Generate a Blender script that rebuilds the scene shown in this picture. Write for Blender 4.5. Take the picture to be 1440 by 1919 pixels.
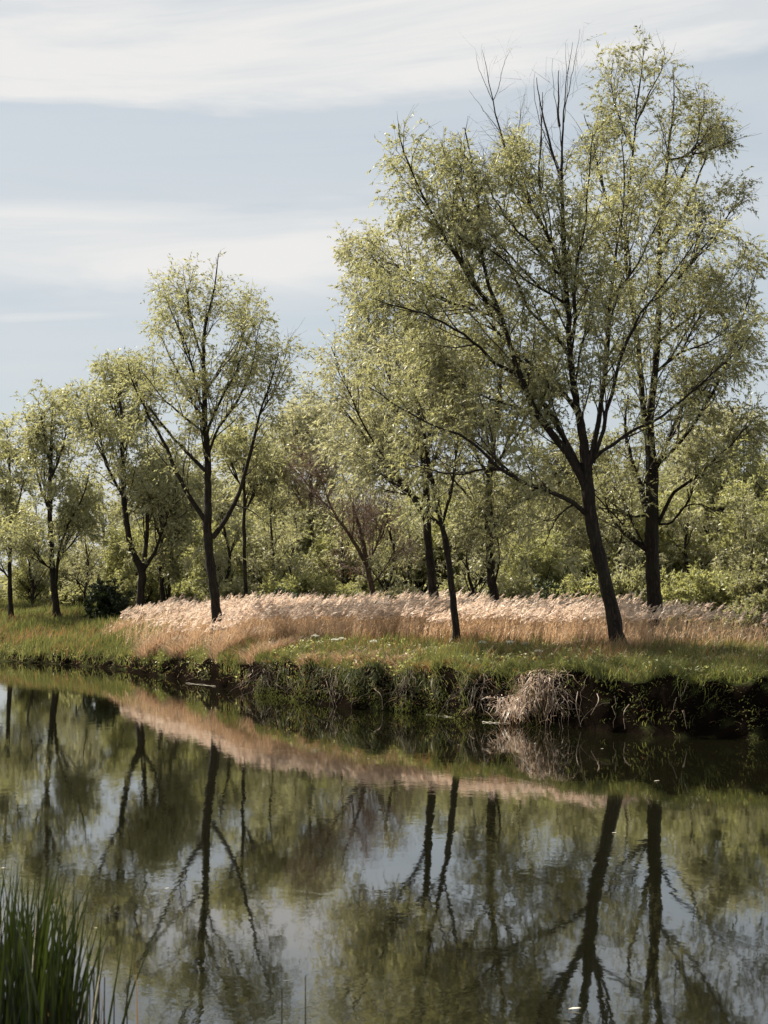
import bpy, math
import numpy as np
from mathutils import Vector

S = bpy.context.scene
for o in list(bpy.data.objects):
    bpy.data.objects.remove(o)
COL = S.collection

# ------------------------------------------------------------------ camera
EYE = 3.0
PITCH = math.radians(2.674)
FPX = 3000.0
cam_d = bpy.data.cameras.new('camera')
cam = bpy.data.objects.new('camera', cam_d)
COL.objects.link(cam)
cam.location = (0, 0, EYE)
cam.rotation_euler = (math.radians(90) + PITCH, 0, 0)
cam_d.sensor_fit = 'HORIZONTAL'
cam_d.sensor_width = 24.0
cam_d.lens = 50.0
cam_d.clip_start = 0.1
cam_d.clip_end = 3000
cam_d.dof.use_dof = True
cam_d.dof.focus_distance = 42.0
cam_d.dof.aperture_fstop = 10.0
S.camera = cam

# ------------------------------------------------------------------ light
SUN_EL = math.radians(48)
SUN_AZ = math.radians(-50)          # from the view direction towards the left
sun_d = bpy.data.lights.new('sun', 'SUN')
sun = bpy.data.objects.new('sun', sun_d)
COL.objects.link(sun)
sdir = Vector((math.sin(SUN_AZ) * math.cos(SUN_EL), math.cos(SUN_AZ) * math.cos(SUN_EL), math.sin(SUN_EL)))
sun.rotation_euler = sdir.to_track_quat('Z', 'Y').to_euler()
sun.location = sdir * 60
sun_d.energy = 5.0
sun_d.angle = math.radians(0.53)
sun_d.color = (1.0, 0.93, 0.82)

S.view_settings.view_transform = 'Standard'
S.view_settings.look = 'None'
S.view_settings.exposure = 1.38
S.view_settings.gamma = 1.0
S.view_settings.use_curve_mapping = False
S.render.engine = 'CYCLES'
S.cycles.use_denoising = True
S.cycles.denoiser = 'OPENIMAGEDENOISE'
S.cycles.denoising_prefilter = 'ACCURATE'
S.cycles.denoising_input_passes = 'RGB_ALBEDO_NORMAL'
S.cycles.max_bounces = 8
S.cycles.transmission_bounces = 4
S.cycles.diffuse_bounces = 4
S.cycles.glossy_bounces = 3


class NT:
    """tiny node tree helper"""
    def __init__(self, tree):
        self.t = tree
        tree.nodes.clear()

    def n(self, typ, ins=None, **kw):
        nd = self.t.nodes.new(typ)
        for k, v in kw.items():
            setattr(nd, k, v)
        for k, v in (ins or {}).items():
            s = nd.inputs[k]
            if hasattr(v, 'is_output') or isinstance(v, bpy.types.NodeSocket):
                self.t.links.new(v, s)
            else:
                s.default_value = v
        return nd

    def math(self, op, a, b=None, c=None, clamp=False):
        nd = self.t.nodes.new('ShaderNodeMath')
        nd.operation = op
        nd.use_clamp = clamp
        for i, v in enumerate((a, b, c)):
            if v is None:
                continue
            if isinstance(v, bpy.types.NodeSocket):
                self.t.links.new(v, nd.inputs[i])
            else:
                nd.inputs[i].default_value = v
        return nd.outputs[0]

    def ramp(self, fac, stops, interp='LINEAR'):
        nd = self.t.nodes.new('ShaderNodeValToRGB')
        nd.color_ramp.interpolation = interp
        cr = nd.color_ramp
        while len(cr.elements) < len(stops):
            cr.elements.new(0.5)
        for e, (p, c) in zip(cr.elements, stops):
            e.position = p
            if not hasattr(c, '__len__'):
                c = (c, c, c)
            e.color = (*c[:3], 1)
        self.t.links.new(fac, nd.inputs[0])
        return nd.outputs[0]

    def mix(self, fac, a, b, mode='MIX'):
        nd = self.t.nodes.new('ShaderNodeMix')
        nd.data_type = 'RGBA'
        nd.blend_type = mode
        for s, v in ((nd.inputs[0], fac), (nd.inputs[6], a), (nd.inputs[7], b)):
            if isinstance(v, bpy.types.NodeSocket):
                self.t.links.new(v, s)
            else:
                s.default_value = v if not hasattr(v, '__len__') else (*v[:3], 1)
        return nd.outputs[2]


# ------------------------------------------------------------------ sky
W = bpy.data.worlds.new('World')
S.world = W
W.use_nodes = True
w = NT(W.node_tree)
sky = w.n('ShaderNodeTexSky', sky_type='NISHITA')
sky.sun_disc = False
sky.sun_elevation = SUN_EL
sky.sun_rotation = SUN_AZ
sky.air_density = 1.0
sky.dust_density = 1.6
sky.ozone_density = 1.4
tc = w.n('ShaderNodeTexCoord').outputs['Generated']
sp = w.n('ShaderNodeSeparateXYZ', {0: tc})
X, Y, Z = sp.outputs
hor = w.math('SQRT', w.math('ADD', w.math('MULTIPLY', X, X), w.math('MULTIPLY', Y, Y)))
el = w.math('DIVIDE', Z, w.math('MAXIMUM', hor, 0.02))            # tangent of the elevation
az = w.math('ARCTAN2', X, Y)
cv = w.n('ShaderNodeCombineXYZ', {0: w.math('MULTIPLY', az, 3.2), 1: w.math('MULTIPLY', el, 16.0), 2: 0.0}).outputs[0]
n1 = w.n('ShaderNodeTexNoise', {'Vector': cv, 'Scale': 1.0, 'Detail': 6.0, 'Roughness': 0.55, 'Distortion': 0.4}).outputs[0]
cv2 = w.n('ShaderNodeCombineXYZ', {0: w.math('MULTIPLY', az, 2.0), 1: w.math('MULTIPLY', w.math('ADD', el, w.math('MULTIPLY', az, -0.05)), 17.0), 2: 3.7}).outputs[0]
n2 = w.n('ShaderNodeTexNoise', {'Vector': cv2, 'Scale': 1.3, 'Detail': 7.0, 'Roughness': 0.6, 'Distortion': 0.6}).outputs[0]
# the bands of thin cloud: their height drifts with azimuth, their edges are frayed by noise
drift = w.math('ADD', w.math('MULTIPLY', w.math('SUBTRACT', n1, 0.5), 0.06),
               w.math('MULTIPLY', w.ramp(w.math('ADD', w.math('MULTIPLY', az, 1.6), 0.5), [(0.3, 0.0), (0.92, 1.0)], 'EASE'), -0.03))
e2 = w.math('ADD', el, drift)
bands = w.ramp(w.math('MULTIPLY', e2, 2.0), [
    (0.0, 0.55), (0.10, 0.36), (0.20, 0.24), (0.33, 0.16), (0.362, 0.30), (0.39, 0.85), (0.42, 0.90),
    (0.455, 0.72), (0.49, 0.22), (0.595, 0.12), (0.612, 0.9), (0.66, 1.0), (0.82, 0.78), (0.95, 0.60)], 'LINEAR')
streak = w.ramp(n2, [(0.38, 0.0), (0.58, 1.0)])
right = w.ramp(w.math('ADD', w.math('MULTIPLY', az, 2.0), 0.5), [(0.35, 0.0), (0.75, 1.0)], 'EASE')
low = w.ramp(w.math('MULTIPLY', el, 2.0), [(0.52, 1.0), (0.60, 0.0)], 'EASE')
fade = w.math('SUBTRACT', 1.0, w.math('MULTIPLY', w.math('MULTIPLY', right, low), 0.75))
cl = w.math('MULTIPLY', w.math('MULTIPLY', bands, w.math('ADD', 0.55, w.math('MULTIPLY', streak, 0.55))), fade, clamp=True)
cl = w.math('ADD', cl, w.math('MULTIPLY', streak, 0.07), clamp=True)
# a thin vapour trail that climbs slowly to the right
tr = w.math('ABSOLUTE', w.math('SUBTRACT', el, w.math('ADD', 0.181, w.math('MULTIPLY', az, 0.072))))
trail = w.math('MULTIPLY', w.ramp(w.math('MULTIPLY', tr, 100.0), [(0.0, 1.0), (0.16, 0.8), (0.5, 0.0)], 'EASE'),
               w.ramp(w.math('ADD', az, 0.5), [(0.22, 0.0), (0.27, 1.0), (0.32, 0.8), (0.37, 0.0)]))
cl = w.math('MAXIMUM', cl, w.math('MULTIPLY', trail, 0.55))
grey = w.mix(0.82, sky.outputs[0], (4.35, 4.8, 5.1))                 # thin high veil over the blue
col = w.mix(cl, grey, (6.5, 6.45, 6.35))
bg = w.n('ShaderNodeBackground', {'Color': col, 'Strength': 0.05})
w.n('ShaderNodeOutputWorld', {'Surface': bg.outputs[0]})


# ------------------------------------------------------------------ helpers
def props(o, label=None, cat=None, group=None, kind=None):
    if label: o['label'] = label
    if cat: o['category'] = cat
    if group: o['group'] = group
    if kind: o['kind'] = kind
    return o


def link(name, me, parent=None, loc=None):
    o = bpy.data.objects.new(name, me)
    COL.objects.link(o)
    if parent is not None:
        o.parent = parent
    if loc is not None:
        o.location = loc
    return o


def empty(name, loc, label, cat, group=None):
    o = bpy.data.objects.new(name, None)
    o.empty_display_size = 0.2
    COL.objects.link(o)
    o.location = loc
    return props(o, label, cat, group)


def mesh(name, V, F, mat, tint=None, smooth=False):
    """V (n,3); F an (m,k) array or a list of them"""
    me = bpy.data.meshes.new(name)
    Fs = [f for f in (F if isinstance(F, list) else [F]) if len(f)]
    V = np.asarray(V, dtype=np.float32)
    me.vertices.add(len(V))
    me.vertices.foreach_set('co', V.ravel())
    loops = np.concatenate([f.ravel() for f in Fs]).astype(np.int32)
    sizes = np.concatenate([np.full(len(f), f.shape[1]) for f in Fs])
    starts = np.concatenate([[0], np.cumsum(sizes)[:-1]]).astype(np.int32)
    me.loops.add(len(loops))
    me.loops.foreach_set('vertex_index', loops)
    me.polygons.add(len(sizes))
    me.polygons.foreach_set('loop_start', starts)
    if smooth:
        me.polygons.foreach_set('use_smooth', np.ones(len(sizes), dtype=bool))
    if tint is not None:
        a = me.attributes.new('tint', 'FLOAT', 'POINT')
        a.data.foreach_set('value', np.asarray(tint, dtype=np.float32))
    me.update(calc_edges=True)
    me.materials.append(mat)
    return me


def nrm(v):
    return v / np.maximum(np.linalg.norm(v, axis=-1, keepdims=True), 1e-9)


def px(x, y, d):
    """the point that pixel (x, y) of the 1440x1919 photograph shows at the distance d along the ground"""
    u = (x - 720.0) / FPX
    v = (959.5 - y) / FPX
    dy = math.cos(PITCH) - v * math.sin(PITCH)
    dz = math.sin(PITCH) + v * math.cos(PITCH)
    t = d / dy
    return np.array([u * t, d, EYE + dz * t])


def tubes(P, R, sides):
    """P (N,K,3), R (N,K) -> verts, quads"""
    N, K, _ = P.shape
    T = np.empty_like(P)
    T[:, 1:-1] = P[:, 2:] - P[:, :-2]
    T[:, 0] = P[:, 1] - P[:, 0]
    T[:, -1] = P[:, -1] - P[:, -2]
    T = nrm(T)
    ref = np.where(np.abs(T[:, :1, 2:3]) > 0.8, np.array([[[1.0, 0.13, 0]]]), np.array([[[0.05, 0.1, 1.0]]]))
    A = nrm(np.cross(T, np.broadcast_to(ref, T.shape)))
    B = np.cross(T, A)
    a = np.arange(sides) * 2 * math.pi / sides
    V = P[:, :, None, :] + R[:, :, None, None] * (A[:, :, None, :] * np.cos(a)[None, None, :, None] + B[:, :, None, :] * np.sin(a)[None, None, :, None])
    idx = np.arange(N * K * sides).reshape(N, K, sides)
    q = np.stack([idx[:, :-1], np.roll(idx[:, :-1], -1, 2), np.roll(idx[:, 1:], -1, 2), idx[:, 1:]], -1).reshape(-1, 4)
    return V.reshape(-1, 3), q


def merge(parts):
    Vs, Fs, n = [], [], 0
    for V, F in parts:
        Vs.append(V); Fs.append(F + n); n += len(V)
    return np.concatenate(Vs), Fs


def smooth_line(pts, K, rng=None, jit=0.0):
    """Catmull-Rom through pts (n, m), resampled evenly to K points"""
    p = np.asarray(pts, dtype=float)
    q = np.vstack([2 * p[0] - p[1], p, 2 * p[-1] - p[-2]])
    out = []
    for i in range(1, len(q) - 2):
        for t in np.linspace(0, 1, 8, endpoint=False):
            a, b, c, e = q[i - 1], q[i], q[i + 1], q[i + 2]
            out.append(0.5 * (2 * b + (c - a) * t + (2 * a - 5 * b + 4 * c - e) * t * t + (3 * b - a - 3 * c + e) * t ** 3))
    out.append(p[-1])
    out = np.array(out)
    s = np.concatenate([[0], np.cumsum(np.linalg.norm(np.diff(out[:, :3], axis=0), axis=1))])
    u = np.linspace(0, s[-1], K)
    res = np.stack([np.interp(u, s, out[:, j]) for j in range(out.shape[1])], 1)
    if rng is not None and jit:
        n = rng.normal(0, min(jit, s[-1] * 0.005), (K, 3))
        n = np.cumsum(n, 0) * 0.35 + n * 0.6
        n *= np.minimum(np.arange(K) / 3.0, 1)[:, None]
        res[:, :3] += n - np.linspace(0, 1, K)[:, None] * n[-1]
    return res, s[-1]


def grow(rng, start, d, L, K, up=0.1, wob=0.1, droop=0.0):
    N = len(start)
    P = np.empty((N, K, 3)); P[:, 0] = start
    step = (L / (K - 1))[:, None]
    d = nrm(d)
    for k in range(1, K):
        f = k / (K - 1)
        d = nrm(d + rng.normal(0, wob, (N, 3)) + np.array([0, 0, up * (1 - f) - droop * f]))
        P[:, k] = P[:, k - 1] + d * step
    return P


def spawn(rng, P, R, counts, lo, hi, ang, power=1.0):
    """children along the parents P (N,K,3); returns start, dir, parent position t, radius, parent index"""
    N, K, _ = P.shape
    par = np.repeat(np.arange(N), counts)
    M = len(par)
    t = lo + (hi - lo) * rng.random(M) ** power
    f = t * (K - 1)
    i = np.minimum(f.astype(int), K - 2)
    w_ = (f - i)[:, None]
    a, b = P[par, i], P[par, i + 1]
    st = a * (1 - w_) + b * w_
    tg = nrm(b - a)
    r = R[par, i] * (1 - w_[:, 0]) + R[par, i + 1] * w_[:, 0]
    perp = nrm(np.cross(tg, rng.normal(0, 1, (M, 3))))
    th = np.radians(rng.normal(ang, ang * 0.28, M))[:, None]
    d = tg * np.cos(th) + perp * np.sin(th)
    return st, d, t, r, par


def ribbons(rng, P, wd):
    sd = nrm(np.cross(P[:, -1] - P[:, 0], rng.normal(0, 1, (len(P), 3)))) * wd * 0.5
    V = np.stack([P[:, 0] - sd, P[:, 0] + sd, P[:, -1] + sd * 0.4, P[:, -1] - sd * 0.4], 1).reshape(-1, 3)
    return V, np.arange(len(P) * 4).reshape(-1, 4)


def leaf_quads(rng, pos, d, L, Wd):
    """folded rhombus leaves; pos, d (M,3)"""
    M = len(pos)
    side = nrm(np.cross(d, rng.normal(0, 1, (M, 3))))
    up = np.cross(side, d)
    L = L[:, None]; Wd = Wd[:, None]
    tip = pos + d * L - up * L * 0.10
    V = np.stack([pos + side * Wd * 0.5, tip, pos - side * Wd * 0.5], 1).reshape(-1, 3)
    F = np.arange(M * 3).reshape(M, 3)
    return V, F


# ------------------------------------------------------------------ materials
def new_mat(name):
    m = bpy.data.materials.new(name)
    m.use_nodes = True
    return m, NT(m.node_tree)


def leaf_mat(name, dark, light, trans=0.5, rough=0.5, warm=(1.07, 1.05, 0.74), gloss=0.05, scale=0.6):
    m, t = new_mat(name)
    at = t.n('ShaderNodeAttribute', attribute_name='tint').outputs['Fac']
    co = t.n('ShaderNodeTexCoord').outputs['Object']
    nz = t.n('ShaderNodeTexNoise', {'Vector': co, 'Scale': scale, 'Detail': 2.0}).outputs[0]
    f = t.math('ADD', t.math('MULTIPLY', at, 0.7), t.math('MULTIPLY', t.math('SUBTRACT', nz, 0.35), 0.8), clamp=True)
    c = t.mix(f, dark, light)
    ct = t.mix(1.0, c, warm, 'MULTIPLY')
    a = t.n('ShaderNodeBsdfDiffuse', {'Color': c})
    b = t.n('ShaderNodeBsdfTranslucent', {'Color': ct})
    g = t.n('ShaderNodeBsdfGlossy', {'Color': (0.9, 0.9, 0.85, 1), 'Roughness': rough})
    x = t.n('ShaderNodeMixShader', {0: trans, 1: a.outputs[0], 2: b.outputs[0]})
    y = t.n('ShaderNodeMixShader', {0: gloss, 1: x.outputs[0], 2: g.outputs[0]})
    t.n('ShaderNodeOutputMaterial', {'Surface': y.outputs[0]})
    return m


def bark_mat(name, c1, c2, bump=0.6):
    m, t = new_mat(name)
    co = t.n('ShaderNodeTexCoord').outputs['Object']
    mp = t.n('ShaderNodeMapping', {'Vector': co, 'Scale': (14, 14, 2.6)}).outputs[0]
    n1 = t.n('ShaderNodeTexNoise', {'Vector': mp, 'Scale': 1.0, 'Detail': 6.0, 'Roughness': 0.65, 'Distortion': 0.6}).outputs[0]
    n2 = t.n('ShaderNodeTexNoise', {'Vector': co, 'Scale': 1.1, 'Detail': 3.0}).outputs[0]
    ridge = t.math('MULTIPLY', t.math('ABSOLUTE', t.math('SUBTRACT', n1, 0.5)), 6.0, clamp=True)
    c = t.mix(ridge, c1, c2)
    c = t.mix(t.ramp(n2, [(0.5, 0.0), (0.72, 0.6)]), c, (c2[0] * 0.9, c2[1] * 1.15, c2[2] * 0.8))
    b = t.n('ShaderNodeBump', {'Strength': bump, 'Distance': 0.03, 'Height': ridge})
    p = t.n('ShaderNodeBsdfPrincipled', {'Base Color': c, 'Roughness': 0.9, 'Normal': b.outputs[0]})
    p.inputs['Specular IOR Level'].default_value = 0.2
    t.n('ShaderNodeOutputMaterial', {'Surface': p.outputs[0]})
    return m


BARK = bark_mat('willow_bark', (0.010, 0.008, 0.006), (0.045, 0.032, 0.025))
BARK_BROWN = bark_mat('brown_bark', (0.05, 0.032, 0.022), (0.14, 0.092, 0.065))
TWIG = bark_mat('twig_bark', (0.03, 0.022, 0.016), (0.07, 0.052, 0.038), 0.1)
TWIG_BROWN = bark_mat('brown_twig_bark', (0.09, 0.058, 0.045), (0.17, 0.11, 0.085), 0.1)
L_WILLOW = leaf_mat('willow_leaf', (0.185, 0.183, 0.088), (0.45, 0.442, 0.26), 0.56)
L_OLIVE = leaf_mat('olive_leaf', (0.138, 0.136, 0.064), (0.36, 0.352, 0.20), 0.55)
L_PALE = leaf_mat('pale_leaf', (0.22, 0.215, 0.125), (0.47, 0.455, 0.31), 0.57)
L_YELLOW = leaf_mat('fresh_leaf', (0.21, 0.215, 0.085), (0.45, 0.445, 0.225), 0.55)
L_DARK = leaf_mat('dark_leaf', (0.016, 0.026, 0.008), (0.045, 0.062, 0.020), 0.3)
L_BUD = leaf_mat('bud', (0.10, 0.065, 0.05), (0.20, 0.14, 0.10), 0.3, warm=(1.1, 0.9, 0.7))
GRASS = leaf_mat('grass_blade', (0.055, 0.068, 0.020), (0.20, 0.208, 0.082), 0.5, gloss=0.02, scale=0.35)
DRYGRASS = leaf_mat('dry_blade', (0.15, 0.085, 0.035), (0.36, 0.24, 0.13), 0.4, warm=(1.1, 0.85, 0.6), scale=0.5)
PLUME = leaf_mat('reed_plume', (0.44, 0.34, 0.268), (0.74, 0.635, 0.535), 0.55, warm=(1.03, 0.94, 0.86), scale=0.4)
STALK = leaf_mat('reed_stalk', (0.36, 0.25, 0.155), (0.60, 0.46, 0.32), 0.5, warm=(1.08, 0.94, 0.78), scale=0.4)
SEDGE = leaf_mat('sedge_blade', (0.16, 0.098, 0.058), (0.44, 0.335, 0.235), 0.45, warm=(1.08, 0.92, 0.75), scale=0.5)
ROOT = leaf_mat('pale_root', (0.05, 0.034, 0.024), (0.20, 0.14, 0.10), 0.1, scale=0.8)
IRIS = leaf_mat('broad_reed_leaf', (0.005, 0.009, 0.0025), (0.028, 0.037, 0.008), 0.4, rough=0.35, gloss=0.05, warm=(1.2, 1.3, 0.5), scale=1.5)
STRAW = leaf_mat('straw', (0.42, 0.36, 0.28), (0.62, 0.56, 0.46), 0.3, warm=(1, 1, 0.9))
FLOWER = leaf_mat('white_flower', (0.55, 0.55, 0.48), (0.75, 0.75, 0.68), 0.3, warm=(1, 1, 0.9))

# ------------------------------------------------------------------ terrain
wl = [(-400, 1212), (0, 1238), (200, 1250), (330, 1272), (450, 1293), (560, 1313), (700, 1330), (900, 1346), (1000, 1358), (1200, 1374), (1440, 1385), (1800, 1392)]
wlx, wly = [], []
for a, b in wl:
    d = EYE * FPX / (b - 1100.0)
    p = px(a, 1100, d)
    wlx.append(p[0]); wly.append(d)
wlx = np.array([-160, -90] + wlx + [45, 160]); wly = np.array([120, 100] + wly + [29, 27])


def bank_y(x):
    x = np.asarray(x, float)
    b = np.interp(x, wlx, wly)
    return b + 0.24 * np.sin(x * 1.9 + 0.6 + 0.8 * np.sin(x * 0.7)) + 0.15 * np.sin(x * 4.7 + 1.9) + 0.08 * np.sin(x * 9.3)


def top_h(x, s):
    eh = np.interp(x, [-16, -10.5, -7.5, -5, -2.2, 3.2, 8], [0.32, 0.45, 0.62, 0.85, 1.0, 1.17, 1.2])
    left = np.clip((-8.5 - x) / 5.0, 0, 1)
    hr = np.interp(s, [4, 9, 16, 30, 60, 400], [1.33, 1.40, 1.50, 1.8, 2.2, 2.6])
    hl = np.interp(s, [4, 10, 20, 40, 80, 400], [0.85, 1.42, 1.85, 2.1, 2.3, 2.6])
    h4 = hr * (1 - left) + hl * left
    h4_0 = 1.33 * (1 - left) + 0.85 * left
    return np.where(s < 4, eh + (h4_0 - eh) * np.clip((s - 0.6) / 3.4, 0, 1) ** 0.9, h4)


def rough(x, y):
    return (0.05 * np.sin(x * 1.7 + y * 0.9) * np.cos(y * 1.3 - x * 0.6) + 0.035 * np.sin(x * 3.9 - y * 2.3) + 0.02 * np.sin(x * 8.1 + y * 6.7))


def hgt(x, y):
    x = np.asarray(x, float); y = np.asarray(y, float)
    s = y - bank_y(x)
    f = np.clip((s + 0.05) / 0.55, 0, 1)
    f = f * f * (3 - 2 * f)
    lip = 1 - 0.22 * np.exp(-np.maximum(s, 0) / 0.9) * (0.5 + 0.5 * np.sin(x * 2.9 + 1.3 * np.sin(x * 1.1))) - 0.12 * np.exp(-np.maximum(s, 0) / 0.5) * np.sin(x * 7.3)
    f = f * lip
    return np.where(s < 0, -0.9 * np.clip(-s / 1.2, 0, 1), 0) + f * (top_h(x, s) + rough(x, y) * np.clip(s, 0, 1))


m, t = new_mat('meadow_soil')
co = t.n('ShaderNodeTexCoord').outputs['Object']
g1 = t.n('ShaderNodeTexNoise', {'Vector': co, 'Scale': 0.5, 'Detail': 6.0}).outputs[0]
g2 = t.n('ShaderNodeTexNoise', {'Vector': co, 'Scale': 9.0, 'Detail': 6.0, 'Roughness': 0.7}).outputs[0]
c = t.mix(t.ramp(g1, [(0.4, 0.0), (0.6, 1.0)]), (0.045, 0.060, 0.018), (0.075, 0.065, 0.030))
c = t.mix(t.ramp(g2, [(0.35, 0.0), (0.7, 1.0)]), (0.022, 0.020, 0.010), c)
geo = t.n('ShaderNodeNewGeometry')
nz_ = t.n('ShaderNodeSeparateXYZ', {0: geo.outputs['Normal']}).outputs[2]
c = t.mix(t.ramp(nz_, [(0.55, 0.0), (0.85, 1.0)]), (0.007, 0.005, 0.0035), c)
b = t.n('ShaderNodeBump', {'Strength': 0.9, 'Distance': 0.06, 'Height': g2})
p_ = t.n('ShaderNodeBsdfPrincipled', {'Base Color': c, 'Roughness': 1.0, 'Normal': b.outputs[0]})
p_.inputs['Specular IOR Level'].default_value = 0.0
t.n('ShaderNodeOutputMaterial', {'Surface': p_.outputs[0]})
SOIL = m

gx = np.concatenate([np.linspace(-400, -60, 20), np.linspace(-55, -20, 40), np.linspace(-19.8, 14, 330), np.linspace(15, 50, 40), np.linspace(60, 400, 20)])
gs = np.concatenate([[-6, -2, -1, -0.5, -0.2], np.linspace(-0.08, 0.7, 15), np.linspace(0.85, 8, 34), np.linspace(9, 60, 36), np.array([80, 120, 200, 300, 450])])
GX, GS = np.meshgrid(gx, gs)
GY = bank_y(np.clip(GX, -160, 160)) + GS
GZ = hgt(np.clip(GX, -160, 160), GY)
GZ = np.where(GS < -0.1, GZ - 0.1, GZ)
# undercut, lumpy bank face
rs = np.random.default_rng(5)
face = np.exp(-((GS - 0.25) / 0.3) ** 2)
GY = GY + face * (0.10 * np.sin(GX * 3.3 + GZ * 6) + 0.06 * np.sin(GX * 9.1 - GZ * 11) + rs.normal(0, 0.035, GX.shape))
V = np.stack([GX, GY, GZ], -1).reshape(-1, 3)
idx = np.arange(V.shape[0]).reshape(GX.shape)
F = np.stack([idx[:-1, :-1], idx[:-1, 1:], idx[1:, 1:], idx[1:, :-1]], -1).reshape(-1, 4)
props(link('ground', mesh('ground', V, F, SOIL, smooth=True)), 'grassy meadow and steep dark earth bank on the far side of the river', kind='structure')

# water
m, t = new_mat('river_water')
co = t.n('ShaderNodeTexCoord').outputs['Object']
mp = t.n('ShaderNodeMapping', {'Vector': co, 'Scale': (1.0, 0.62, 1.0)}).outputs[0]
wa = t.n('ShaderNodeTexNoise', {'Vector': mp, 'Scale': 2.6, 'Detail': 3.0, 'Roughness': 0.5, 'Distortion': 0.5}).outputs[0]
wb = t.n('ShaderNodeTexNoise', {'Vector': mp, 'Scale': 10.0, 'Detail': 2.0, 'Roughness': 0.5}).outputs[0]
calm = t.n('ShaderNodeTexNoise', {'Vector': co, 'Scale': 0.16, 'Detail': 2.0}).outputs[0]
amp = t.math('ADD', 0.22, t.math('MULTIPLY', t.ramp(calm, [(0.38, 0.0), (0.62, 1.0)]), 0.78))
hh = t.math('ADD', t.math('MULTIPLY', wa, 0.0020), t.math('MULTIPLY', wb, 0.00055))
hh = t.math('MULTIPLY', hh, amp)
b = t.n('ShaderNodeBump', {'Strength': 1.0, 'Distance': 1.0, 'Height': hh})
p_ = t.n('ShaderNodeBsdfPrincipled', {'Base Color': (0.0045, 0.0045, 0.002, 1), 'Roughness': 0.028, 'IOR': 2.0, 'Normal': b.outputs[0]})
t.n('ShaderNodeOutputMaterial', {'Surface': p_.outputs[0]})
WATER = m
V = np.array([[-170, -30, 0], [170, -30, 0], [170, 128, 0], [-170, 128, 0]], float)
props(link('water', mesh('water', V, np.array([[0, 1, 2, 3]]), WATER)), 'calm dark river mirroring the trees and sky', kind='structure')


# near bank, mostly below the frame
def near_h(x, y):
    x = np.asarray(x, float); y = np.asarray(y, float)
    edge = 4.9 - 1.9 * np.clip((x + 0.9) / 1.2, 0, 1) + 0.15 * np.sin(x * 2.3)
    f = np.clip((edge + 0.9 - y) / 1.8, 0, 1)
    return -0.25 + f * f * (3 - 2 * f) * 1.6


ax = np.linspace(-30, 30, 100); ay = np.linspace(-20, 7.5, 60)
AX, AY = np.meshgrid(ax, ay)
V = np.stack([AX, AY, near_h(AX, AY)], -1).reshape(-1, 3)
idx = np.arange(len(V)).reshape(AX.shape)
F = np.stack([idx[:-1, :-1], idx[:-1, 1:], idx[1:, 1:], idx[1:, :-1]], -1).reshape(-1, 4)
props(link('near_bank', mesh('near_bank', V, F, SOIL, smooth=True)), 'near bank of the river under the photographer', kind='structure')


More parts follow.
